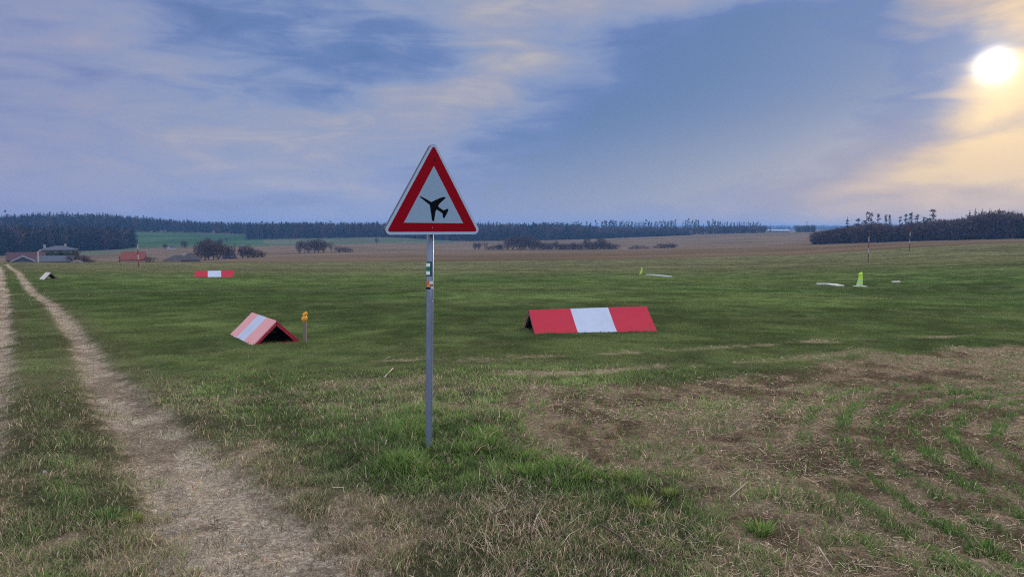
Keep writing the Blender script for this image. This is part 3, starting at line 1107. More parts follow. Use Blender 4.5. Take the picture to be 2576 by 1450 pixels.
build_board('long white board lying in the grass beside the cloth on a stick', [(1631, 691.5), (1656, 693.5), (1682, 696)], 0.5)
build_board('bent white board lying in the grass left of the cone', [(2054, 715.5), (2080, 715.5), (2094, 717), (2113, 720)], 0.42)
build_board('short white board lying in the grass right of the cone', [(2244, 710.5), (2262, 710.2)], 0.25)


# ------------------------------------------------------------------ striped masts
M_MRED = mat('mast_red', (0.13, 0.030, 0.030), 0.6, var=0.15)
M_MWHITE = mat('mast_white', (0.34, 0.34, 0.34), 0.6, var=0.1)


def build_mast(label, u, r, v_base, v_top, rows, rad, grp):
    x, y = polar(u, r)
    root = tag(empty('striped_mast', (x, y, tz(x, y))), label, 'mast', grp)
    zb = tz(x, y)
    cuts = [zrow(u, v, r) - zb for v in rows]
    cuts[0] = -0.3
    for i, (a, b) in enumerate(zip(cuts, cuts[1:])):
        bm = bmesh.new()
        tube(bm, [(0, 0, a), (0, 0, b)], rad * (1 + 0.0008 * (i % 2)), 10)
        obj_bm('red_section' if i % 2 == 0 else 'white_section', bm, M_MRED if i % 2 == 0 else M_MWHITE, root)


G_M = 'red and white masts around the airfield'
build_mast('nearer of the two red and white striped masts before the dark wood', 2186, 80, 653.5, 579, [653.5, 637, 624.5, 608, 595.5, 579], 0.038, G_M)
build_mast('farther red and white striped mast before the dark wood', 2289, 122, 625, 570, [625, 612, 603, 594, 584, 570], 0.05, G_M)
build_mast('red and white striped mast standing in front of the red roofed house', 344.5, 104, 664.5, 601.5, [664.5, 652.5, 639.5, 626.5, 614, 601.5], 0.06, G_M)


def build_post():
    x, y = polar(92.5, 72)
    zb = tz(x, y)
    root = tag(empty('thin_post', (x, y, zb)), 'thin white post standing in the grass beside the barn roof at far left', 'post')
    t = zrow(92.5, 632, 72) - zb
    bm = bmesh.new()
    tube(bm, [(0, 0, -0.2), (0, 0, t * 0.45)], 0.022, 8)
    obj_bm('lower_tube', bm, mat('post_yellowish', (0.22, 0.22, 0.10), 0.7), root)
    bm = bmesh.new()
    tube(bm, [(0, 0, t * 0.45), (0, 0, t)], 0.05, 8)
    obj_bm('upper_tube', bm, M_MWHITE, root)
    bm = bmesh.new()
    tube(bm, [(0, 0, t), (0.25, 0, t + 0.04)], 0.03, 6)
    obj_bm('short_arm', bm, M_MWHITE, root)


build_post()


# ------------------------------------------------------------------ grass, straw, stones
RNG = np.random.default_rng(7)


def scatter(n, r0, r1, az0=-43, az1=43):
    r = np.exp(RNG.uniform(math.log(r0), math.log(r1), n))
    a = np.radians(RNG.uniform(az0, az1, n))
    return r * np.sin(a), r * np.cos(a)


def relief_z(x, y, m):
    r = m['r']
    near = sstep(r, 60, 20)
    rel = (fbm(x, y, 0.8, 4, 91) - 0.5) * 0.035 + (fbm(x, y, 4, 3, 95) - 0.5) * 0.07 * sstep(r, 4, 9)
    return terr(x, y) + near * (rel - 0.035 * m['path'] + 0.06 * m['mound'])


def blade_mesh(name, x, y, z, h, w, lean, col, mt, bend=0.0, label=None, kind='stuff', two=True):
    n = len(x)
    fa = RNG.uniform(0, 2 * math.pi, n)
    la = RNG.uniform(0, 2 * math.pi, n)
    sx, sy = np.cos(fa) * w / 2, np.sin(fa) * w / 2
    lx, ly = np.cos(la) * lean, np.sin(la) * lean
    zero = np.zeros(n)
    bl = np.stack([x - sx, y - sy, z - 0.01], -1)
    br = np.stack([x + sx, y + sy, z - 0.01], -1)
    tip = np.stack([x + lx, y + ly, z + h], -1)
    if two:
        k = 0.38
        ml = np.stack([x - sx * 0.8 + lx * k, y - sy * 0.8 + ly * k, z + h * 0.62], -1)
        mr = np.stack([x + sx * 0.8 + lx * k, y + sy * 0.8 + ly * k, z + h * 0.62], -1)
        V = np.stack([bl, br, mr, ml, tip], 1).reshape(-1, 3)
        b = np.arange(n)[:, None] * 5
        me = mesh_np(name, V, tris=b + np.array([[3, 2, 4]]), quads=b + np.array([[0, 1, 2, 3]]), col=np.repeat(col, 5, 0))
    else:
        V = np.stack([bl, br, tip], 1).reshape(-1, 3)
        b = np.arange(n)[:, None] * 3
        me = mesh_np(name, V, tris=b + np.array([[0, 1, 2]]), col=np.repeat(col, 3, 0))
    o = link_mesh(name, me, mt)
    if kind:
        tag(o, kind=kind)
    if label:
        tag(o, label)
    return o


def grass_set(name, n, r0, r1, two, label):
    x, y = scatter(n, r0, r1)
    m = masks(x, y)
    n1, n2, r = m['n1'], m['n2'], m['r']
    d = 0.95 * (0.62 + 0.38 * sstep(n1 * 0.6 + n2 * 0.4, 0.30, 0.55))
    d = d * (1 - 0.72 * m['worn'] * (0.35 + 0.65 * sstep(n1, 0.62, 0.40)) * sstep(r, 14, 9))
    d = d * (1 - 0.88 * m['line'])
    clump = sstep(n1 * 0.55 + n2 * 0.45, 0.56, 0.68)
    d = d * (1 - 0.65 * sstep(fbm(x, y, 0.16, 3, 131), 0.50, 0.30) * sstep(r, 11, 7))
    d = d * (1 - m['crop']) + m['crop'] * (0.08 + 0.50 * clump * sstep(np.hypot(x - ROW_C[0], y - ROW_C[1]), 2.8, 5.2) + 0.85 * m['rows'] * sstep(n2 * 0.6 + n1 * 0.4, 0.32, 0.58))
    d = d * (1 - 0.85 * m['bare'])
    d = d * (1 - m['path']) + m['path'] * (0.02 + 0.10 * sstep(n2, 0.5, 0.7) + 0.75 * clump * sstep(m['pathsd'], 0.36, 0.06))
    d = d * (1 - 0.15 * m['dry'])
    d = np.maximum(d, m['mound'] * (0.22 + 0.55 * sstep(fbm(x, y, 0.2, 3, 139), 0.35, 0.6)))
    fx, fy = on_ground(1078, 1138)
    d = np.where((np.abs(x - fx) < 0.075) & (y > fy - 0.42) & (y < fy + 0.05), 0.10 * d, d)
    keep = (RNG.random(n) < d) & (m['far'] < 0.5)
    x, y = x[keep], y[keep]
    m = {k: v[keep] for k, v in m.items()}
    r = m['r']
    n = len(x)
    z = relief_z(x, y, m)
    rnd = RNG.random(n)
    nearby = sstep(r, 10.5, 7.5)
    tall = sstep(fbm(x, y, 0.16, 3, 131), 0.42, 0.75)
    h = (0.024 + 0.026 * tall) * (0.5 + 0.9 * rnd)
    h = h * (1 + m['mound'] * (0.25 + 0.75 * tall) + 0.1 * m['rows'] + 0.1 * m['crop'])
    h = h * (1 - 0.22 * sstep(r, 9, 14)) * (1 + 0.5 * sstep(r, 18, 40))
    w = np.maximum(0.0046 + 0.0026 * m['mound'], 0.00085 * r) * RNG.uniform(0.55, 1.35, n)
    lean = h * RNG.uniform(0.25, 1.5, n)
    col = grass_colour(x, y, m) * (1.12 + 0.50 * nearby)[:, None]
    br = m['mound'] * sstep(fbm(x, y, 0.25, 3, 137), 0.38, 0.66)
    col = lerp(col, C(0.165, 0.275, 0.065), 0.75 * br)
    cr = np.maximum(m['rows'], 0.6 * m['crop'])
    col = lerp(col, C(0.100, 0.205, 0.050), 0.7 * cr)
    old = RNG.random(n) < 0.015 + (0.03 + 0.05 * nearby) * sstep(m['n2'], 0.45, 0.75) + (0.13 + 0.20 * sstep(m['n1'], 0.45, 0.7)) * nearby * (1 - 0.35 * m['mound']) * (1 - m['rows']) + 0.25 * m['line'] + 0.22 * m['dry'] * (1 - m['mound']) + 0.18 * m['worn']
    dead = np.where(RNG.random((n, 1)) < 0.5, C(0.52, 0.41, 0.285), C(0.34, 0.265, 0.180))
    col = np.where(old[:, None], dead * (RNG.uniform(0.55, 1.3, n) * (0.62 + 0.38 * nearby))[:, None], col)
    spread = 0.22 + 0.25 * nearby
    col = col * (1 + spread * RNG.uniform(-1, 1, n))[:, None]
    blade_mesh(name, x, y, z, h, w, lean, col, M_BLADE, label=label, two=two)


grass_set('grass', 460000, 2.4, 9.5, True, 'short green grass growing in the foreground')
grass_set('grass', 620000, 9.5, 160, False, 'short green grass growing on the airfield')


def dry_set():
    n = 150000
    x, y = scatter(n, 2.3, 8.5, -30, 30)
    m = masks(x, y)
    cl = sstep(fbm(x, y, 0.45, 4, 151), 0.40, 0.72)
    keep = RNG.random(n) < m['dry'] * (0.03 + 0.15 * cl) * (1 - m['path'])
    x, y, cl = x[keep], y[keep], cl[keep]
    m = {k: v[keep] for k, v in m.items()}
    n = len(x)
    z = relief_z(x, y, m)
    h = RNG.uniform(0.02, 0.065, n) + 0.13 * cl * RNG.random(n) ** 4
    w = RNG.uniform(0.0018, 0.0034, n)
    c = np.where(RNG.random((n, 1)) < 0.45, C(0.60, 0.49, 0.36), C(0.40, 0.29, 0.195)) * RNG.uniform(0.6, 1.5, (n, 1))
    blade_mesh('dry_grass', x, y, z, h, w, h * RNG.uniform(0.3, 2.2, n), c, M_STRAW, label='tall withered grass at the edge of the stubble')


dry_set()


def straw_set():
    """cut stalks lying about on the stubble and along the worn ground"""
    n = 400000
    x, y = scatter(n, 2.4, 14)
    m = masks(x, y)
    cl = sstep(fbm(x, y, 0.6, 4, 161), 0.42, 0.70)
    p = np.maximum(m['crop'] * (0.10 + 0.42 * cl) * (1 - 0.6 * m['rows']) * sstep(np.hypot(x - 9, y - 3), 2.5, 7), m['dry'] * 0.14 * cl)
    p = np.maximum(p, 0.015 * m['worn'])
    p = np.maximum(p, 0.35 * m['line'])
    keep = RNG.random(n) < p
    x, y = x[keep], y[keep]
    m = {k: v[keep] for k, v in m.items()}
    n = len(x)
    z = relief_z(x, y, m) + RNG.uniform(0.004, 0.030, n)
    a = RNG.uniform(0, 2 * math.pi, n)
    L = RNG.uniform(0.010, 0.042, n) + 0.08 * RNG.random(n) ** 9
    dx, dy = np.cos(a) * L / 2, np.sin(a) * L / 2
    w = np.maximum(0.0020, 0.00036 * m['r']) * RNG.uniform(0.6, 1.4, n) / 2
    nx, ny = -np.sin(a) * w, np.cos(a) * w
    tz_ = RNG.uniform(-0.35, 0.35, n) * L / 2
    V = np.stack([np.stack([x - dx - nx, y - dy - ny, z - tz_], -1), np.stack([x - dx + nx, y - dy + ny, z - tz_ + w], -1),
                  np.stack([x + dx + nx, y + dy + ny, z + tz_ + w], -1), np.stack([x + dx - nx, y + dy - ny, z + tz_], -1)], 1).reshape(-1, 3)
    c = np.where(RNG.random((n, 1)) < 0.35, C(0.54, 0.43, 0.30), C(0.30, 0.215, 0.140)) * RNG.uniform(0.5, 1.5, (n, 1))
    me = mesh_np('straw', V, quads=np.arange(n)[:, None] * 4 + np.arange(4)[None], col=np.repeat(c, 4, 0))
    tag(link_mesh('straw', me, M_STRAW), 'cut straw lying on the stubble', kind='stuff')


straw_set()


def gravel_set():
    n = 26000
    x, y = scatter(n, 2.2, 16, -42, 20)
    m = masks(x, y)
    keep = RNG.random(n) < np.maximum(m['path'] * (0.25 + 0.75 * sstep(m['n1'], 0.4, 0.7)), 0.10 * m['bare'])
    x, y = x[keep], y[keep]
    m = {k: v[keep] for k, v in m.items()}
    n = len(x)
    z = relief_z(x, y, m)
    s = 0.003 + 0.012 * RNG.random(n) ** 4
    a = RNG.uniform(0, 6.28, n)
    base = np.array([[1, 0, 0], [-0.4, 0.8, 0], [-0.6, -0.7, 0], [0.1, 0.1, 0.7], [0.5, -0.6, 0.35]])
    ca, sa = np.cos(a)[:, None], np.sin(a)[:, None]
    q = base[None] * s[:, None, None] * RNG.uniform(0.7, 1.4, (n, 5, 1))
    V = np.stack([x[:, None] + ca * q[..., 0] - sa * q[..., 1], y[:, None] + sa * q[..., 0] + ca * q[..., 1], z[:, None] + q[..., 2]], -1).reshape(-1, 3)
    T = np.array([[0, 1, 3], [1, 2, 3], [2, 4, 3], [4, 0, 3], [2, 0, 4]])
    c = np.where(RNG.random((n, 1)) < 0.35, C(0.31, 0.29, 0.27), C(0.36, 0.29, 0.21)) * RNG.uniform(0.5, 1.25, (n, 1))
    me = mesh_np('gravel', V, tris=(np.arange(n)[:, None, None] * 5 + T[None]).reshape(-1, 3), col=np.repeat(c, 5, 0))
    tag(link_mesh('gravel', me, M_STRAW), 'small gravel strewn on the dirt track', kind='stuff')


gravel_set()

M_STONE = mat('grey_stone', (0.32, 0.31, 0.30), 0.85, var=0.25, scale=22, bump=0.5, col2=(0.20, 0.19, 0.19), fac=(0.5, 0.75))
M_STONE2 = mat('dark_stone', (0.13, 0.125, 0.13), 0.85, var=0.3, scale=22, bump=0.5)


def build_stones():
    lst = [(265, 832, 26, 0.8, 'pale upright stone lying in the grass left of the dirt track', 0), (1110, 1030, 26, 0.6, 'grey rounded stone on the dirt track just above a flat slab', 0),
           (1148, 1074, 50, 0.22, 'wide flat grey slab on the dirt track', 0), (1082, 766, 24, 0.3, None, 0), (962, 846, 24, 0.35, None, 0), (880, 872, 36, 0.2, None, 0),
           (1232, 854, 22, 0.4, None, 0), (1178, 936, 22, 0.45, None, 0), (778, 772, 17, 0.5, 'dark stone at the left edge of the dirt track', 1), (1362, 1108, 20, 0.35, None, 0),
           (1282, 1430, 36, 0.4, 'dark brown stone on the dirt track near the bottom of the picture', 1), (1298, 1302, 26, 0.25, None, 0), (1440, 1225, 32, 0.25, None, 0),
           (1562, 1180, 20, 0.4, None, 0), (852, 796, 18, 0.3, None, 0), (1046, 1106, 15, 0.5, None, 0), (1590, 1262, 17, 0.6, None, 1), (1380, 745, 15, 0.4, None, 0),
           (1300, 640, 12, 0.4, None, 0), (630, 384, 16, 0.3, None, 0), (1070, 880, 16, 0.4, None, 0), (1215, 895, 22, 0.3, None, 0), (1560, 1390, 30, 0.3, None, 0), (1700, 1400, 28, 0.35, None, 0)]
    rng = random.Random(4)
    for (zx, zy, wd, fl, lab, dk) in lst:
        u, v = zx * 0.4227, 836.9 + zy * 0.4227
        x, y = on_ground(u, v)
        s = wd * 0.4227 * math.hypot(x, y) / F_PX / 2
        bm = bmesh.new()
        bmesh.ops.create_icosphere(bm, subdivisions=3, radius=1)
        ph = [rng.uniform(0, 6) for _ in range(6)]
        for vt in bm.verts:
            c = vt.co
            k = 1 + 0.16 * math.sin(c.x * 3 + ph[0]) + 0.13 * math.sin(c.y * 4 + ph[1]) + 0.10 * math.sin(c.z * 5 + c.x * 4 + ph[2]) + 0.05 * math.sin(c.x * 11 + c.y * 9 + ph[3])
            k = min(k, 1.08)
            vt.co = Vector((c.x * k * s, c.y * k * s * 0.75, max(c.z * k, -0.5) * s * fl))
        me = bpy.data.meshes.new('stone')
        bm.to_mesh(me)
        bm.free()
        o = link_mesh('stone', me, M_STONE2 if dk else M_STONE)
        m = masks(np.array([x]), np.array([y]))
        o.location = (x, y, float(relief_z(np.array([x]), np.array([y]), m)[0]) + s * fl * 0.25)
        o.rotation_euler = (rng.uniform(-.1, .1), rng.uniform(-.1, .1), rng.uniform(0, 6.28) if fl > 0.3 else rng.uniform(-0.4, 0.4))
        tag(o, lab or 'grey stone half sunk in the bare dirt of the track', 'stone', 'stones on the dirt track')


build_stones()


def soup(tris, cols):
    V = np.array(tris, float).reshape(-1, 3)
    n = len(V) // 3
    return V, np.arange(n * 3).reshape(-1, 3), np.repeat(np.array(cols, float).reshape(-1, 3), 3, 0)


def build_tufts():
    lst = [(1215, 1120, 0.17, 0.16, 1, 'largest bright green grass tuft to the right of the sign post foot'), (1235, 1150, 0.14, 0.13, 0, 'broad grass tuft with brown dead blades at its foot, right of the sign post'),
           (1120, 1090, 0.10, 0.11, 0, 'green grass tuft growing against the right side of the sign post'), (1152, 1075, 0.09, 0.09, 1, 'small grass tuft just behind the sign post foot, to its right'),
           (1462, 1222, 0.11, 0.10, 1, 'bright green tuft on the edge of the stubble, left of its pair'), (1562, 1218, 0.09, 0.09, 2, 'yellowish green tuft on the edge of the stubble, right of a greener one'),
           (1618, 1278, 0.10, 0.11, 2, 'yellow-green tuft standing alone in withered grass at the stubble edge'), (1912, 1336, 0.08, 0.11, 1, 'lone bright green tuft on bare stubble in the lower right'),
           (1924, 1243, 0.06, 0.05, 2, 'small yellow-green weed on the bare stubble'), (2480, 1385, 0.12, 0.09, 0, 'dark green tuft near the lower right corner'),
           (2370, 1418, 0.09, 0.06, 0, 'low green tuft left of a darker one in the lower right corner'), (1035, 1175, 0.10, 0.10, 0, 'green tuft in front and left of the sign post foot'),
           (960, 1105, 0.10, 0.09, 0, 'green tuft well left of the sign post foot'), (1330, 1165, 0.09, 0.10, 1, 'bright tuft between the sign post and the stubble'),
           (1330, 1215, 0.11, 0.10, 1, 'bright tuft in front of the stubble, with straw around it'), (272, 1300, 0.14, 0.08, 0, 'dark green clump on the strip left of the dirt track'),
           (325, 1305, 0.09, 0.06, 2, 'small yellow-green clump at the left edge of the dirt track'), (1680, 1248, 0.06, 0.06, 2, 'tiny yellowish tuft right of the larger stubble edge tufts')]
    for (u, v, wd, ht, tone, lab) in lst:
        x, y = on_ground(u, v)
        n = int(110 + 1700 * wd)
        a, q = RNG.uniform(0, 6.28, n), np.sqrt(RNG.random(n)) * wd * RNG.uniform(0.6, 1.0, n)
        bx, by = np.cos(a) * q, np.sin(a) * q * 0.8
        h = 0.85 * ht * RNG.uniform(0.25, 1.05, n) * (1 - 0.35 * q / wd)
        w = RNG.uniform(0.004, 0.0085, n)
        base = [C(0.095, 0.175, 0.042), C(0.140, 0.245, 0.052), C(0.190, 0.260, 0.060)][tone]
        c = base * RNG.uniform(0.6, 1.45, (n, 1))
        c = np.where(RNG.random((n, 1)) < 0.20, THATCH, c)
        # blades arch outwards from the middle
        la = a + RNG.uniform(-0.7, 0.7, n)
        le = h * RNG.uniform(0.2, 1.4, n)
        fa = la + math.pi / 2 + RNG.uniform(-0.6, 0.6, n)
        sx, sy = np.cos(fa) * w / 2, np.sin(fa) * w / 2
        lx, ly = np.cos(la) * le, np.sin(la) * le
        pts = []
        for (kw, kl, kh) in ((1, 0, 0), (0.95, 0.25, 0.5), (0.7, 0.62, 0.86)):
            pts += [np.stack([bx - sx * kw + lx * kl, by - sy * kw + ly * kl, h * kh - 0.01], -1), np.stack([bx + sx * kw + lx * kl, by + sy * kw + ly * kl, h * kh - 0.01], -1)]
        pts.append(np.stack([bx + lx, by + ly, h], -1))
        V = np.stack(pts, 1).reshape(-1, 3)
        b = np.arange(n)[:, None] * 7
        Q = np.concatenate([b + np.array([[0, 1, 3, 2]]), b + np.array([[2, 3, 5, 4]])])
        me = mesh_np('grass_tuft', V, tris=b + np.array([[4, 5, 6]]), quads=Q, col=np.repeat(c, 7, 0))
        o = link_mesh('grass_tuft', me, M_BLADE)
        m = masks(np.array([x]), np.array([y]))
        o.location = (x, y, float(relief_z(np.array([x]), np.array([y]), m)[0]))
        tag(o, lab, 'grass tuft', 'grass tufts around the sign and stubble')


build_tufts()

M_DEADSTEM = mat('dead_stem', (0.085, 0.060, 0.045), 0.85, var=0.3, scale=30)
M_PALESTEM = mat('pale_stick', (0.46, 0.40, 0.30), 0.8, var=0.2, scale=20)


def stem(label, pts, rad, mt, name='dry_stem', cat='stem'):
    """pts: picture spot on the ground plus height above it"""
    P3 = []
    for (u, v, h) in pts:
        x, y = on_ground(u, v)
        P3.append(Vector((x, y, tz(x, y) + h + 0.03)))
    o0 = P3[0].copy()
    bm = bmesh.new()
    tube(bm, [p - o0 for p in P3], [rad * (1 - 0.5 * i / (len(P3) - 1)) for i in range(len(P3))], 6)
    ob = obj_bm(name, bm, mt, smooth=True)
    ob.location = o0
    tag(ob, label, cat)


def upstem(label, u, v, h, dx, dy, rad):
    x, y = on_ground(u, v)
    z = tz(x, y)
    bm = bmesh.new()
    tube(bm, [(0, 0, -0.02), (dx * 0.25, dy * 0.25, h * 0.45), (dx * 0.6, dy * 0.6, h * 0.8), (dx, dy, h)], [rad, rad * 0.85, rad * 0.6, rad * 0.4], 6)
    tube(bm, [(dx * 0.3, dy * 0.3, h * 0.5), (dx * 0.3 + 0.03, dy * 0.3, h * 0.72)], rad * 0.45, 5)
    tube(bm, [(dx * 0.6, dy * 0.6, h * 0.8), (dx * 0.6 - 0.025, dy * 0.6, h * 0.97)], rad * 0.4, 5)
    ob = obj_bm('dry_stem', bm, M_DEADSTEM, smooth=True)
    ob.location = (x, y, z)
    tag(ob, label, 'stem')


stem('pale straight stick lying on the grass left of the sign post', [(967, 955, 0.0), (978, 946, 0.02), (989, 937, 0.03)], 0.011, M_PALESTEM, 'stick', 'stick')
stem('long dark stem lying slantwise on the stubble near the bottom edge', [(1508, 1352, 0.05), (1560, 1385, 0.05), (1610, 1418, 0.03), (1660, 1452, 0.01)], 0.006, M_DEADSTEM)
stem('brown stalk lying across the withered grass', [(1240, 1330, 0.06), (1300, 1312, 0.08), (1372, 1288, 0.05)], 0.004, M_DEADSTEM)
stem('pale stalk lying on the stubble among small clods', [(2058, 1398, 0.02), (2098, 1448, 0.0)], 0.003, M_PALESTEM)
stem('pale crooked stalk lying on the stubble right of centre', [(1836, 1268, 0.02), (1880, 1232, 0.03)], 0.003, M_PALESTEM)
upstem('thin dark dead stem standing in withered grass, tallest of its kind', 1330, 1375, 0.30, 0.07, 0.02, 0.004)
upstem('thin dead stem standing behind the tallest one', 1226, 1235, 0.24, -0.05, 0.02, 0.0035)
upstem('bent dark dead stem standing right of the sign post', 1190, 1035, 0.22, -0.10, 0.02, 0.0045)
upstem('short dark dead stem right of the bent stem', 1255, 1070, 0.15, 0.02, 0.01, 0.004)


# ------------------------------------------------------------------ trees
CON = [C(0.015, 0.027, 0.020), C(0.020, 0.032, 0.022), C(0.011, 0.021, 0.018), C(0.027, 0.036, 0.026)]
BARE = [C(0.075, 0.050, 0.046), C(0.092, 0.062, 0.056), C(0.058, 0.039, 0.037), C(0.112, 0.080, 0.070)]


def spruce(rng, h=1.0, w=0.17, layers=11, bare=0.1):
    t, c = [], []
    for i in range(layers):
        f = i / (layers - 1)
        z = bare + (1 - bare) * f * 0.98
        rad = w * (1 - f) ** 0.8 * rng.uniform(0.75, 1.15) + 0.012
        nb = rng.randint(5, 7)
        a0 = rng.uniform(0, 6.28)
        for j in range(nb):
            a = a0 + 6.283 * j / nb + rng.uniform(-.3, .3)
            rr = rad * rng.uniform(0.7, 1.2)
            da = 0.45
            drop = rng.uniform(0.02, 0.07)
            t.append([(0, 0, z + 0.05), (rr * math.cos(a - da) * 0.75, rr * math.sin(a - da) * 0.75, z - drop), (rr * math.cos(a + da * 0.3), rr * math.sin(a + da * 0.3), z - drop * 0.6)])
            c.append(rng.choice(CON) * rng.uniform(0.8, 1.25))
    return t, c


def clump(t, c, rng, cx, cy, cz, rx, rz, n, size, pal):
    for _ in range(n):
        while True:
            p = np.array([rng.uniform(-1, 1) for _ in range(3)])
            if p @ p < 1:
                break
        q = np.array([cx, cy, cz]) + p * np.array([rx, rx, rz])
        v = [q + np.array([rng.gauss(0, 1), rng.gauss(0, 1), rng.gauss(0, 0.6)]) * size for _ in range(3)]
        t.append([tuple(a) for a in v])
        c.append(rng.choice(pal) * rng.uniform(0.75, 1.3))


def pine(rng, w=0.16, bare=0.55, dens=1.0):
    t, c = [], []
    n = rng.randint(4, 6)
    for i in range(n):
        f = i / (n - 1)
        z = bare + (0.97 - bare) * f
        a = rng.uniform(0, 6.28)
        off = w * rng.uniform(0.1, 0.75) * (1 - 0.7 * f)
        clump(t, c, rng, off * math.cos(a), off * math.sin(a), z, w * rng.uniform(0.45, 0.7) * (1 - 0.62 * f), 0.065, int(26 * dens), 0.028, CON)
    return t, c


def trunk_tris(h, r, top=0.35, lean=0.0):
    t = []
    for j in range(5):
        a, b = 6.283 * j / 5, 6.283 * (j + 1) / 5
        p = [(r * math.cos(a), r * math.sin(a), -0.02), (r * math.cos(b), r * math.sin(b), -0.02), (lean + r * top * math.cos(b), r * top * math.sin(b), h), (lean + r * top * math.cos(a), r * top * math.sin(a), h)]
        t += [[p[0], p[1], p[2]], [p[0], p[2], p[3]]]
    return t


def branch(t, c, rng, p, d, L, w, depth, pal):
    p, d = np.array(p), np.array(d)
    q = p + d * L
    s = np.cross(d, [rng.gauss(0, 1), rng.gauss(0, 1), 0.2])
    s = s / (np.linalg.norm(s) + 1e-9) * w
    col = rng.choice(pal) * rng.uniform(0.8, 1.2)
    t.append([tuple(p - s), tuple(p + s), tuple(q + s * 0.6)])
    t.append([tuple(p - s), tuple(q + s * 0.6), tuple(q - s * 0.6)])
    c += [col, col]
    if depth == 0:
        return
    for _ in range(rng.choice([2, 3, 3])):
        e = d + np.array([rng.gauss(0, 0.42), rng.gauss(0, 0.42), rng.gauss(0.05, 0.28)])
        e /= np.linalg.norm(e)
        branch(t, c, rng, p + d * L * rng.uniform(0.55, 1.0), e, L * rng.uniform(0.58, 0.82), w * 0.66, depth - 1, pal)


def bare_tree(rng, w=0.30, stems=1, depth=5, haze=40, first=0.26, pal=BARE, lowz=0.22):
    t, c = [], []
    for _ in range(stems):
        sp = 0.12 if stems == 1 else 0.5
        d = np.array([rng.gauss(0, sp), rng.gauss(0, sp), 1.0])
        d /= np.linalg.norm(d)
        branch(t, c, rng, (rng.uniform(-.05, .05) * (stems > 1), rng.uniform(-.05, .05) * (stems > 1), -0.02), d, first * rng.uniform(0.85, 1.1), 0.020, depth, pal)
    V = np.array(t)
    k = 1.0 / max(V[..., 2].max(), 1e-3)
    V[..., 2] *= k
    sx = w / max(np.percentile(np.abs(V[..., 0]), 97), 1e-3)
    V[..., :2] *= sx
    t = [[tuple(p) for p in tri] for tri in V]
    for _ in range(haze):     # sprays of fine twigs through the whole crown
        while True:
            p = np.array([rng.uniform(-1, 1) for _ in range(3)])
            if p @ p < 1:
                break
        if lowz < 0.02:
            p[2] = 2 * abs(p[2]) - 1
        q = np.array([p[0] * w * 0.95, p[1] * w * 0.95, lowz + (1 - lowz) * (0.5 + 0.5 * p[2]) * (1 - 0.1 * abs(p[0]))])
        for _ in range(2):
            e = np.array([rng.gauss(0, 0.05) + 0.05 * p[0], rng.gauss(0, 0.05) + 0.05 * p[1], abs(rng.gauss(0.06, 0.04))])
            s = np.array([rng.gauss(0, 0.011), rng.gauss(0, 0.011), 0])
            t.append([tuple(q - s), tuple(q + s), tuple(q + e)])
            c.append(rng.choice(pal) * rng.uniform(0.9, 1.12))
    return t, c


def variants(fn, n, seed, **kw):
    return [soup(*fn(random.Random(seed + i), **kw)) for i in range(n)]


PROTO = {
    'spruce': variants(spruce, 6, 10), 'spruce_wide': variants(spruce, 3, 30, w=0.24, layers=9, bare=0.05),
    'pine': variants(pine, 6, 50), 'pine_full': variants(pine, 4, 70, w=0.22, bare=0.42, dens=1.5),
    'bare': variants(bare_tree, 5, 90, w=0.34, haze=150), 'bare_dense': variants(bare_tree, 5, 110, w=0.38, haze=560, stems=2, lowz=0.06),
    'bush': variants(bare_tree, 4, 130, w=0.75, stems=10, depth=3, haze=420, first=0.42, lowz=0.0),
    'thick': variants(bare_tree, 4, 150, w=0.34, depth=3, haze=150, lowz=0.05),
}


class Mass:
    """many trees of a wood that reads as one body"""

    def __init__(self):
        self.V, self.C, self.n = [], [], 0

    def add(self, kind, x, y, z, h, rng, wide=1.0, tint=1.0):
        V, T, c = PROTO[kind][rng.randrange(len(PROTO[kind]))]
        a = rng.uniform(0, 6.283)
        ca, sa = math.cos(a) * h * wide, math.sin(a) * h * wide
        self.V.append(np.stack([x + ca * V[:, 0] - sa * V[:, 1], y + sa * V[:, 0] + ca * V[:, 1], z + h * V[:, 2]], -1))
        self.C.append(c * tint * rng.uniform(0.7, 1.35))

    def trunk(self, x, y, z, h, r, col):
        V = np.array(trunk_tris(h, r)).reshape(-1, 3) + np.array([x, y, z])
        self.V.append(V)
        self.C.append(np.tile(col, (len(V), 1)))

    def build(self, name, label):
        V, c = np.concatenate(self.V), np.concatenate(self.C)
        me = mesh_np(name, V, tris=np.arange(len(V)).reshape(-1, 3), col=c)
        tag(link_mesh(name, me, M_LEAF), label, kind='stuff')


def wood(name, label, seed, n, u0, u1, r0, r1, hgt, kinds, top=None, tint=1.0, wide=1.0, front=0.25):
    """trees scattered over a sector of ground; r0 and r1 may be lists of (column, distance)"""
    rng = random.Random(seed)
    M = Mass()
    f = lambda spec, u: float(np.interp(u, [p[0] for p in spec], [p[1] for p in spec])) if isinstance(spec, list) else spec
    for i in range(n):
        u = rng.uniform(u0, u1)
        a, b = f(r0, u), f(r1, u)
        r = a + (b - a) * (rng.random() ** 2 * 0.3 if rng.random() < front else rng.random())
        x, y = polar(u, r)
        z = tz(x, y)
        h = f(hgt, u) * rng.uniform(0.66, 1.08)
        if top:
            h = min(h, max(2.0, (zrow(u, f(top, u), r) - z) * rng.uniform(0.74, 1.05)))
        kd = rng.choices([k for k, _ in kinds], [q for _, q in kinds])[0]
        if kd.startswith('pine'):
            M.trunk(x, y, z, h * 0.9, 0.28, C(0.050, 0.038, 0.032))
        M.add(kd, x, y, z, h, rng, wide * rng.uniform(0.85, 1.25), tint)
    M.build(name, label)


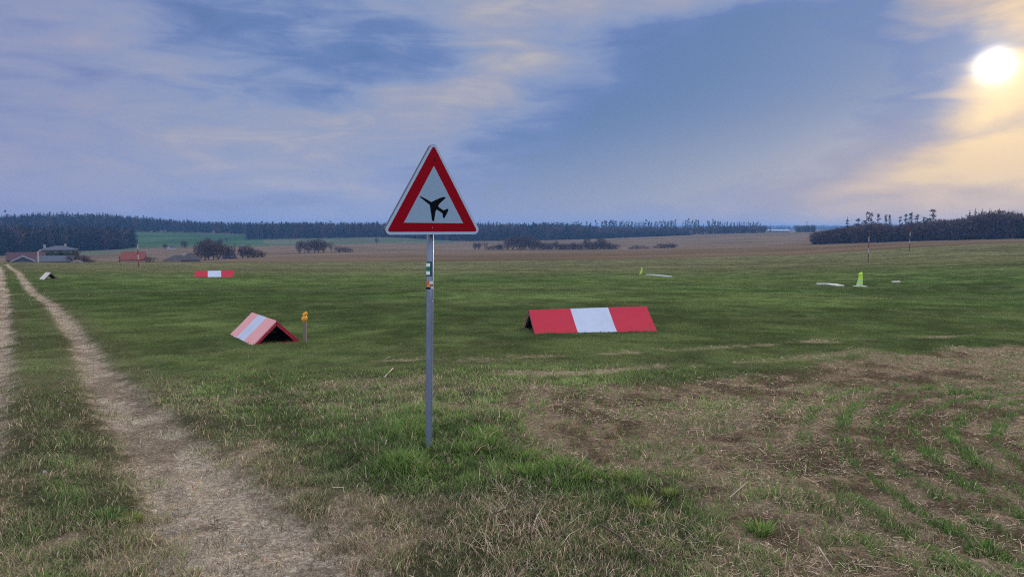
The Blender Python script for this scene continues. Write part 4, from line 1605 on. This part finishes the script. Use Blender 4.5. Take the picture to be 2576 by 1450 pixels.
wood('forest', 'dark spruce forest on the far left behind the houses', 1, 1500, -420, 338, [(-420, 470), (0, 520), (100, 560), (215, 605), (300, 612), (338, 640)], [(-420, 760), (0, 800), (338, 690)],
     [(-420, 17), (300, 17), (338, 13)], [('spruce', 6), ('spruce_wide', 2), ('thick', 1.2)], tint=0.9)
wood('forest', 'long wooded ridge on the left above the green meadow', 2, 2300, -420, 640, [(-420, 800), (330, 1010), (450, 1015), (640, 1020)], [(-420, 1300), (640, 1280)],
     19, [('spruce', 5), ('pine', 2), ('thick', 1)], top=[(-420, 530), (0, 541), (60, 538), (100, 534), (160, 532), (260, 535), (330, 541), (390, 547), (440, 553), (500, 556), (640, 560)])
wood('forest', 'wide belt of dark forest in the middle distance behind the sign', 3, 2100, 620, 1500, [(620, 862), (900, 880), (1000, 890), (1060, 862), (1160, 835), (1370, 850), (1500, 870)], [(620, 1150), (1500, 1060)],
     19, [('spruce', 5), ('pine', 3), ('thick', 3)], top=[(620, 560), (760, 558), (900, 559), (1000, 558), (1160, 556), (1300, 555), (1400, 557), (1440, 562), (1500, 570)])
wood('thicket', 'low undergrowth of bare trees under the skyline pines', 4, 520, 1440, 1925, [(1440, 880), (1640, 900), (1740, 930), (1925, 960)], [(1440, 1000), (1925, 1010)],
     [(1440, 15), (1520, 13), (1640, 11), (1740, 10), (1925, 9.5)], [('thick', 8), ('spruce', 1)])
wood('young_plantation', 'low dark band of young conifers at the foot of the skyline pines', 5, 620, 1395, 1740, [(1395, 852), (1530, 868), (1676, 885), (1740, 900)], [(1395, 868), (1530, 900), (1676, 920), (1740, 915)],
     [(1395, 3), (1460, 5), (1530, 6.5), (1640, 7), (1720, 5.5), (1740, 3.5)], [('spruce_wide', 1)], tint=0.8, wide=1.4)
wood('forest', 'far wooded ridge on the horizon in the gap between the woods', 6, 900, 1300, 2420, 3900, 4300, 17, [('spruce', 3), ('thick', 1)], wide=2.2)
wood('forest', 'far wooded slope below the horizon ridge', 7, 420, 1600, 2300, 2700, 3100, 12, [('spruce', 3), ('thick', 1)], wide=2.2)
wood('thicket', 'dark leafless wood on the right edge of the field', 8, 1500, 2044, 2950, [(2044, 398), (2200, 402), (2575, 400), (2950, 395)], [(2044, 412), (2140, 450), (2575, 470), (2950, 470)],
     14, [('thick', 8), ('spruce', 1.6)], top=[(2044, 592), (2055, 580), (2100, 575), (2130, 570), (2160, 564), (2190, 558), (2230, 562), (2255, 567), (2290, 559), (2345, 553), (2440, 549),
                                                              (2458, 537), (2500, 530), (2545, 532), (2562, 541), (2950, 540)], wide=1.2, tint=1.25)
wood('thicket', 'small dark grove in the far gap left of the right-hand wood', 9, 60, 2003, 2048, 1000, 1050, 9, [('thick', 3), ('spruce', 2)])


def tree_thing(kind_name, proto, u, r, vtop, label, cat, group, trunk_r, seed, trunk_h=0.9, wide=None, mtr=None):
    """one tree of its own: trunk and crown"""
    x, y = polar(u, r)
    z = tz(x, y)
    h = zrow(u, vtop, r) - z
    root = tag(empty(kind_name, (x, y, z)), label, cat, group)
    V, T, c = PROTO[proto][seed % len(PROTO[proto])]
    key = (proto, seed % len(PROTO[proto]))
    if key not in TREE_MESH:
        TREE_MESH[key] = mesh_np('crown', V, tris=T, col=c)
        TREE_MESH[key].materials.append(M_LEAF)
    cr = bpy.data.objects.new('crown', TREE_MESH[key])
    COL.objects.link(cr)
    cr.parent = root
    w = h * (wide if wide else 1.0)
    cr.scale = (w, w, h)
    cr.rotation_euler = (0, 0, (seed * 2.399) % 6.283)
    tk = ('trunk', round(trunk_h, 2))
    if tk not in TREE_MESH:
        q = np.array(trunk_tris(trunk_h, 1.0)).reshape(-1, 3)
        TREE_MESH[tk] = mesh_np('trunk', q, tris=np.arange(len(q)).reshape(-1, 3))
        TREE_MESH[tk].materials.append(M_BARK)
    tr = bpy.data.objects.new('trunk', TREE_MESH[tk])
    COL.objects.link(tr)
    tr.parent = root
    tr.scale = (trunk_r, trunk_r, h)
    return root


TREE_MESH = {}


def build_trees():
    rng = random.Random(21)
    # pines standing free above the plantation, sky between their trunks
    tops = [(1402, 558), (1414, 560), (1425, 561), (1432, 563), (1444, 557), (1452, 556), (1463, 559), (1476, 558), (1486, 560), (1499, 554.5), (1512, 557), (1520, 554), (1527, 556), (1534, 553.5), (1541, 552.5), (1550, 556),
            (1560, 557), (1568, 555), (1576, 558), (1582, 556), (1590, 556), (1599, 559), (1608, 557), (1616, 558), (1623, 554), (1632, 555), (1640, 559), (1650, 557), (1659, 557), (1667, 554), (1672, 556), (1681, 555), (1688, 553),
            (1697, 553.5), (1716, 557), (1725, 552.5), (1733, 551.5), (1743, 553), (1749, 552), (1757, 554), (1769, 563), (1779, 556), (1784, 557), (1793, 551), (1799, 554), (1806, 556), (1812, 557), (1822, 558), (1830, 557), (1840, 558), (1848, 558),
            (1858, 557), (1865, 559), (1872, 558), (1881, 557), (1888, 560), (1895, 558), (1904, 558), (1911, 561)]
    tops += [((a[0] + b[0]) / 2 + 1.0, max(a[1], b[1]) + 2.5) for a, b in zip(tops, tops[1:]) if b[0] - a[0] < 13]
    for i, (u, v) in enumerate(tops):
        full = i % 3 == 0
        tree_thing('pine_tree', 'pine_full' if full else 'pine', u + rng.uniform(-1.5, 1.5), rng.uniform(905, 960) if u < 1745 else rng.uniform(945, 1000), v + rng.uniform(-0.6, 1.0),
                   'tall slender pine with a bare trunk in the row on the skyline', 'pine', 'pines in a row on the skyline', 0.36, i, 0.92, rng.uniform(0.8, 1.25))
    # the sticking-out crowns over the left ridge and middle belt
    for i, (u, v) in enumerate([(16, 530), (103, 531), (112, 533), (430, 551), (438, 550), (452, 551), (472, 552), (491, 553), (512, 555), (558, 557), (600, 556), (631, 555), (660, 557), (708, 556), (797, 553), (830, 556)]):
        tree_thing('conifer', 'spruce' if i % 3 else 'pine_full', u, rng.uniform(1030, 1080) if u < 640 else rng.uniform(900, 950), v, 'conifer rising above the rest of the wooded skyline', 'conifer', 'conifers rising over the forest skyline', 0.2, i, 0.85, 1.15)
    # conifers and thin larches over the wood on the right
    rw = [(2130, 545, 'spruce_wide', 'dark bushy spruce standing apart at the left end of the right-hand wood', 1.0), (2158, 552, 'pine_full', 'low spreading pine next to the lone spruce of the right-hand wood', 1.5),
          (2178, 534, 'pine', 'tallest tree of the left cluster over the right-hand wood', 1.3), (2191, 538, 'pine_full', 'dense dark conifer beside the tallest tree of its cluster', 1.1),
          (2207, 539, 'pine', 'thin tree with loose branches right of the dense cluster', 1.3), (2228, 540, 'pine', 'left one of two close thin trees over the wood', 0.8), (2237, 541, 'pine', 'right one of two close thin trees over the wood', 0.8),
          (2262, 545, 'pine', 'small thin tree left of the darker ones over the wood', 1.1), (2277, 540, 'pine_full', 'narrow dark conifer in the middle group over the wood', 0.9), (2291, 537, 'pine', 'tall loose tree right of the narrow dark conifer', 1.2),
          (2306, 540, 'pine', 'thin pale tree at the right end of the middle group', 1.2), (2322, 546, 'pine', 'small tree between the middle group and the broad crowned tree', 1.2), (2345, 528, 'pine_full', 'broad crowned tree with level branches rising over the wood', 1.35),
          (2437, 528, 'spruce', 'slim spruce left of the high end of the wood', 1.0), (2451, 524, 'spruce', 'taller slim spruce next to the high end of the wood', 1.0), (2468, 526, 'spruce', 'spruce top at the left of the highest part of the wood', 1.1),
          (2487, 524, 'spruce', 'spruce top in the middle of the highest part of the wood', 1.1), (2511, 525, 'spruce', 'spruce top right of the middle of the highest part of the wood', 1.1), (2533, 527, 'spruce', 'spruce top at the right of the highest part of the wood', 1.1)]
    for i, (u, v, pr, lab, wd) in enumerate(rw):
        tree_thing('conifer', pr, u, 416, v, lab, 'conifer', 'conifers rising over the right-hand wood', 0.22, i + 3, 0.93, wd)
    # hedgerow in the middle distance
    hd = [(1188 + 6, 609, 'bare_dense', 0.9), (1204, 608, 'bare_dense', 0.9), (1219, 608, 'bare', 1.2), (1240, 613, 'bush', 1.0), (1254, 612, 'bush', 1.0), (1277, 598, 'bare_dense', 1.1), (1290, 594, 'bare_dense', 1.1), (1303, 592, 'bare_dense', 1.0),
          (1316, 591, 'bare_dense', 1.0), (1322, 600, 'bare', 1.1), (1333, 592, 'bare_dense', 0.8), (1345, 600, 'bare_dense', 0.9), (1357, 604, 'bare_dense', 1.0), (1372, 607, 'bush', 0.8), (1386, 608, 'bush', 0.9), (1400, 606, 'bare_dense', 0.9),
          (1416, 610, 'bush', 0.9), (1432, 609, 'bush', 0.9), (1447, 608, 'bush', 0.8), (1463, 607, 'bush', 0.8), (1477, 598, 'bare_dense', 1.0), (1492, 605, 'bush', 0.8), (1511, 595, 'bare_dense', 1.25), (1530, 604, 'bush', 0.9), (1550, 611, 'bush', 1.1), (1228, 618, 'bush', 1.3), (1262, 612, 'bush', 1.2), (1380, 612, 'bush', 1.2), (1408, 611, 'bush', 1.2), (1424, 611, 'bush', 1.3), (1440, 611, 'bush', 1.2), (1456, 611, 'bush', 1.2), (1484, 608, 'bush', 1.2), (1500, 606, 'bush', 1.1), (1522, 606, 'bush', 1.1), (1540, 612, 'bush', 1.2), (1310, 608, 'bush', 1.1), (1340, 608, 'bush', 1.1), (1365, 610, 'bush', 1.2),
          (1586, 619, 'bush', 1.5), (1630, 619, 'bush', 1.6), (1648, 617, 'bush', 1.6), (1672, 613, 'bush', 1.4), (1690, 613, 'bush', 1.4),
          (1600, 615, 'bush', 1.4), (1618, 616, 'bush', 1.3), (1662, 611, 'bush', 1.2), (1682, 608, 'bush', 1.1), (1698, 611, 'bush', 1.1)]
    for i, (u, v, pr, wd) in enumerate(hd):
        big = pr != 'bush'
        far = u > 1570
        tree_thing('bare_tree' if big else 'bare_shrub', pr, u, rng.uniform(494, 506), v,
                   'leafless tree in the hedgerow crossing the brown field' if big else ('faint leafless shrub standing apart right of the hedgerow' if far else 'low leafless shrub filling the hedgerow between taller trees'),
                   'tree' if big else 'shrub', 'trees of the hedgerow' if big else ('shrubs right of the hedgerow' if far else 'shrubs of the hedgerow'), 0.16 if big else 0.08, i, 0.5 if big else 0.25, wd)
    c2 = [(751, 606, 'bare_dense', 0.8), (764, 602, 'bare', 0.8), (774, 603, 'bare_dense', 0.9), (789, 600, 'bare_dense', 0.9), (800, 600, 'bare_dense', 0.9), (812, 603, 'bare_dense', 0.8), (832, 607, 'bare', 1.3), (852, 617, 'bush', 1.1), (868, 619, 'bush', 1.1), (880, 623, 'bush', 1.0)]
    for i, (u, v, pr, wd) in enumerate(c2):
        big = pr != 'bush'
        tree_thing('bare_tree' if big else 'bare_shrub', pr, u, rng.uniform(446, 454), v, 'leafless tree in the clump standing left of the sign in the brown field' if big else 'low round shrub at the right end of the clump left of the sign',
                   'tree' if big else 'shrub', 'trees of the clump left of the sign' if big else 'shrubs of the clump left of the sign', 0.15, i, 0.5, wd)
    c1 = [(501, 607, 'bare_dense', 0.9), (512, 602, 'bare_dense', 0.8), (522, 604, 'bare_dense', 0.8), (534, 602, 'bare_dense', 0.9), (546, 606, 'bare_dense', 0.9), (564, 615, 'bare_dense', 1.0), (575, 616, 'bare_dense', 0.9), (589, 611, 'spruce_wide', 1.1),
          (608, 618, 'bare_dense', 1.0), (620, 615, 'bare_dense', 1.1), (634, 623, 'bush', 0.9), (646, 626, 'bush', 1.0), (657, 632, 'bush', 1.0)]
    for i, (u, v, pr, wd) in enumerate(c1):
        big = pr != 'bush'
        tree_thing('bare_tree' if big else 'bare_shrub', pr, u, rng.uniform(345, 365), v, 'dark leafless tree in the clump beside the grey hipped roof' if big else 'low shrub trailing off right of the clump beside the grey hipped roof',
                   'tree' if big else 'shrub', 'trees of the clump beside the grey roof' if big else 'shrubs of the clump beside the grey roof', 0.16, i + 2, 0.5, wd)
    for i, (u, r, v, pr, lab, wd) in enumerate([(521, 640, 597, 'bare_dense', 'round leafless tree behind the dark clump beside the grey roof', 1.4), (552, 640, 599, 'bare_dense', 'second round leafless tree standing behind the dark clump', 1.2), (569, 720, 596, 'bare', 'small leafless tree alone in the green meadow', 1.2),
                                                 (462, 590, 605, 'bare_dense', 'round dark tree on the meadow left of the clump', 1.4), (413, 590, 612, 'bare_dense', 'small dark tree beside the tiny far house', 1.2), (298, 262, 642, 'spruce_wide', 'dark little conifer left of the red roofed house', 1.2),
                                                 (370, 262, 644, 'bush', 'faint bare bush right of the red roofed house', 1.1), (192, 262, 629, 'bush', 'big bare bush in front of the dark forest right of the grey barn roof', 1.0), (207, 258, 641, 'bush', 'bare bush right of the bigger one by the barn', 1.2), (946, 640, 598.5, 'bare', 'tiny leafless tree alone on the slope left of the sign', 1.2),
                                                 (222, 262, 651, 'bush', 'low brown bush at the far end of the village gardens', 1.4), (1937, 1080, 565, 'spruce_wide', 'lone broad conifer before the far white shed', 1.2)]):
        tree_thing('bare_tree' if 'bush' not in lab else 'bare_shrub', pr, u, r, v, lab, 'tree' if 'bush' not in lab else 'shrub', None, 0.14, i, 0.5, wd)


build_trees()


# ------------------------------------------------------------------ houses
M_RTILE = mat('red_tiles', (0.17, 0.042, 0.026), 0.8, var=0.22, scale=1.4)
M_RTILE2 = mat('dull_red_tiles', (0.065, 0.026, 0.032), 0.8, var=0.25, scale=1.2)
M_GTILE = mat('grey_blue_tiles', (0.042, 0.052, 0.078), 0.6, var=0.15, scale=1.4)
M_DTILE = mat('dark_grey_tiles', (0.048, 0.042, 0.048), 0.8, var=0.2, scale=1.4)
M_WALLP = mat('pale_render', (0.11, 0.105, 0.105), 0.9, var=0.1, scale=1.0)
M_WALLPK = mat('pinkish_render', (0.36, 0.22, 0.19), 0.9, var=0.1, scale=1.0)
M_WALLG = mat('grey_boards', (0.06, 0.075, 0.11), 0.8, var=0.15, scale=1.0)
M_PANE = mat('window_glass', (0.02, 0.025, 0.035), 0.2, spec=0.6, var=0.1)
M_FASCIA = mat('white_fascia', (0.40, 0.43, 0.48), 0.6, var=0.05)
M_BRICK = mat('chimney_render', (0.30, 0.28, 0.28), 0.85, var=0.15)


def build_house(label, u0, u1, r, v_ridge, v_eave, kind, depth, roof_m, wall_m, yaw=0.0, chim=(), fascia=False, wins=0, wing=None, cat='house', v_floor=None, name='house', winmat=None):
    uc = (u0 + u1) / 2
    x, y = polar(uc, r)
    z0 = tz(x, y) if v_floor is None else zrow(uc, v_floor, r)
    az = math.atan2(x, y)
    root = tag(empty(name, (x, y, z0), -az + yaw), label, cat)
    w = (u1 - u0) * r / F_PX * math.cos(az)
    ze, zr = zrow(uc, v_eave, r) - z0, zrow(uc, v_ridge, r) - z0
    oh = 0.35
    wi, di = w / 2 - oh, depth / 2 - oh
    bm = bmesh.new()
    box(bm, -wi, wi, -di, di, -0.6, ze - 0.02)
    if kind == 'gable_front' or kind == 'gable_side':
        # gable triangles
        if kind == 'gable_side':
            for s in (-1, 1):
                vs = [bm.verts.new((s * wi, -di, ze - 0.02)), bm.verts.new((s * wi, di, ze - 0.02)), bm.verts.new((s * wi, 0, zr - 0.25))]
                bm.faces.new(vs)
        else:
            for s in (-1, 1):
                vs = [bm.verts.new((-wi, s * di, ze - 0.02)), bm.verts.new((wi, s * di, ze - 0.02)), bm.verts.new((0, s * di, zr - 0.25))]
                bm.faces.new(vs)
    obj_bm('wall', bm, wall_m, root)

    def roof_mesh(w2, d2, kd, e, t, ox=0.0):
        bm = bmesh.new()
        if kd == 'hip':
            k = max(w2 - d2 * 1.1, w2 * 0.18)
            top = [(-k, 0, t), (k, 0, t)]
            faces = [[(-w2, -d2, e), (w2, -d2, e), top[1], top[0]], [(w2, -d2, e), (w2, d2, e), top[1]], [(w2, d2, e), (-w2, d2, e), top[0], top[1]], [(-w2, d2, e), (-w2, -d2, e), top[0]]]
        elif kd == 'gable_side':
            faces = [[(-w2, -d2, e), (w2, -d2, e), (w2, 0, t), (-w2, 0, t)], [(w2, d2, e), (-w2, d2, e), (-w2, 0, t), (w2, 0, t)]]
        else:
            faces = [[(-w2, d2, e), (-w2, -d2, e), (0, -d2, t), (0, d2, t)], [(w2, -d2, e), (w2, d2, e), (0, d2, t), (0, -d2, t)]]
        for f in faces:
            bm.faces.new([bm.verts.new((p[0] + ox, p[1], p[2])) for p in f])
        bmesh.ops.remove_doubles(bm, verts=bm.verts, dist=0.001)
        bmesh.ops.solidify(bm, geom=list(bm.faces), thickness=0.16)
        return bm
    rf = obj_bm('roof', roof_mesh(w / 2, depth / 2, kind, ze, zr), roof_m, root)
    if wing:
        wu0, wu1, wv = wing
        ww = (wu1 - wu0) * r / F_PX / 2
        ox = ((wu0 + wu1) / 2 - uc) * r / F_PX
        obj_bm('roof_wing', roof_mesh(ww, depth / 2 - 0.4, 'hip', ze - 0.05, zrow(uc, wv, r) - z0, ox), roof_m, root)
    for (cu, cv) in chim:
        cx = (cu - uc) * r / F_PX
        bm = bmesh.new()
        t = zrow(uc, cv, r) - z0
        box(bm, cx - 0.35, cx + 0.35, -0.35, 0.35, zr - 1.2, t)
        box(bm, cx - 0.45, cx + 0.45, -0.45, 0.45, t, t + 0.12)
        obj_bm('chimney', bm, M_BRICK, rf)
    if fascia:
        for s in (-1, 1):
            bm = bmesh.new()
            a, b = Vector((s * w / 2, -depth / 2 - 0.03, ze)), Vector((0, -depth / 2 - 0.03, zr))
            n = Vector((0, 0, -0.32))
            vs = [bm.verts.new(p) for p in (a + n, b + n, b + Vector((0, 0, .08)), a + Vector((0, 0, .08)))]
            f = bm.faces.new(vs)
            bmesh.ops.solidify(bm, geom=[f], thickness=0.05)
            obj_bm('bargeboard', bm, M_FASCIA, root)
    for i in range(wins):
        cx = -wi + (i + 0.5) * 2 * wi / wins
        ww = 2 * wi / wins * 0.3
        bm = bmesh.new()
        box(bm, cx - ww, cx + ww, -di - 0.05, -di + 0.03, ze - 2.0, ze - 0.5)
        obj_bm('window', bm, winmat or M_PANE, root)
    return root


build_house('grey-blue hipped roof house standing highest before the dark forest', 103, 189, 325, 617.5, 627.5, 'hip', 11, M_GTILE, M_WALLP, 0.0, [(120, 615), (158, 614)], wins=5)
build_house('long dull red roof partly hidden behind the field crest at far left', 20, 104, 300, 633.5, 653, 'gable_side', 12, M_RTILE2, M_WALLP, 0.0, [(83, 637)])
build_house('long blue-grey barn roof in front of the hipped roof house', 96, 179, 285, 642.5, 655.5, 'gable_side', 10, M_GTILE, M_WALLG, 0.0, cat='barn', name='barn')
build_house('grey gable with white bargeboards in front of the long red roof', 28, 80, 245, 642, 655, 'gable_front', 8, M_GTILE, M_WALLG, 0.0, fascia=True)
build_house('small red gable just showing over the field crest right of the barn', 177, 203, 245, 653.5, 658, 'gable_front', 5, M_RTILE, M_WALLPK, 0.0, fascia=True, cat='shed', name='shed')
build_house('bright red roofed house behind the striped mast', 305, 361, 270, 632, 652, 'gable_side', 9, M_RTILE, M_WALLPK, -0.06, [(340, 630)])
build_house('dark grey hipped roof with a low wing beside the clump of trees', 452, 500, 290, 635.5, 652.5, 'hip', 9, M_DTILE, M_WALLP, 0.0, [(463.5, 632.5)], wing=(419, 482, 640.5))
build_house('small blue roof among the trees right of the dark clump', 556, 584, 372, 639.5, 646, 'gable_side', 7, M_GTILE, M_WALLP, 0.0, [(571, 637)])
build_house('tiny far house with a white gable on the meadow', 421, 438, 580, 617.5, 622, 'gable_side', 7, M_DTILE, M_FASCIA, 0.4, cat='house')
build_house('long low white shed far away in the gap right of the pines', 1930, 1984, 1150, 577.5, 580, 'gable_side', 16, M_FASCIA, M_WALLG, 0.0, cat='shed', name='shed')


def build_hedge(label, u0, u1, r, vt):
    x, y = polar((u0 + u1) / 2, r)
    z = tz(x, y)
    h = zrow(u0, vt, r) - z
    w = (u1 - u0) * r / F_PX
    n = 2600
    p = np.stack([RNG.uniform(-w / 2, w / 2, n), RNG.uniform(-1.0, 1.0, n), h * (1 - 0.9 * RNG.random(n) ** 1.5)], -1)
    p[:, 2] *= 0.9 + 0.12 * np.sin(p[:, 0] * 1.3)
    V = (p[:, None, :] + RNG.normal(0, 0.28, (n, 3, 3))).reshape(-1, 3)
    me = mesh_np('hedge', V, tris=np.arange(3 * n).reshape(-1, 3), col=np.repeat(C(0.05, 0.075, 0.03) * RNG.uniform(0.6, 1.4, (n, 1)), 3, 0))
    o = link_mesh('hedge', me, M_LEAF)
    o.location = (x, y, z)
    o.rotation_euler = (0, 0, -math.atan2(x, y))
    tag(o, label, 'hedge')


build_hedge('low green hedge between the hipped roof house and the barn roof', 98, 180, 310, 634.5)


def build_far_masts():
    for u, lab in ((2027.5, 'left one of two thin masts on the far horizon'), (2031, 'right one of two thin masts on the far horizon')):
        x, y = polar(u, 2000)
        z = tz(x, y)
        bm = bmesh.new()
        t = zrow(u, 556, 2000) - z
        tube(bm, [(0, 0, -1), (0, 0, t)], [0.5, 0.3], 6)
        tube(bm, [(-1.5, 0, t * 0.92), (1.5, 0, t * 0.92)], 0.15, 5)
        o = obj_bm('far_mast', bm, M_WALLG)
        o.location = (x, y, z)
        tag(o, lab, 'mast')


build_far_masts()


# ------------------------------------------------------------------ air
def build_haze():
    bm = bmesh.new()
    box(bm, -5400, 5400, -5400, 5400, -70, 42)
    mt = bpy.data.materials.new('air')
    mt.use_nodes = True
    k = NT(mt.node_tree)
    v = k.n('ShaderNodeVolumePrincipled')
    v.inputs['Color'].default_value = (0.20, 0.46, 1.0, 1)
    v.inputs['Density'].default_value = 0.00023
    v.inputs['Anisotropy'].default_value = 0.2
    out = k.n('ShaderNodeOutputMaterial')
    k.t.links.new(v.outputs[0], out.inputs['Volume'])
    o = obj_bm('haze', bm, mt)
    tag(o, kind='stuff')


build_haze()
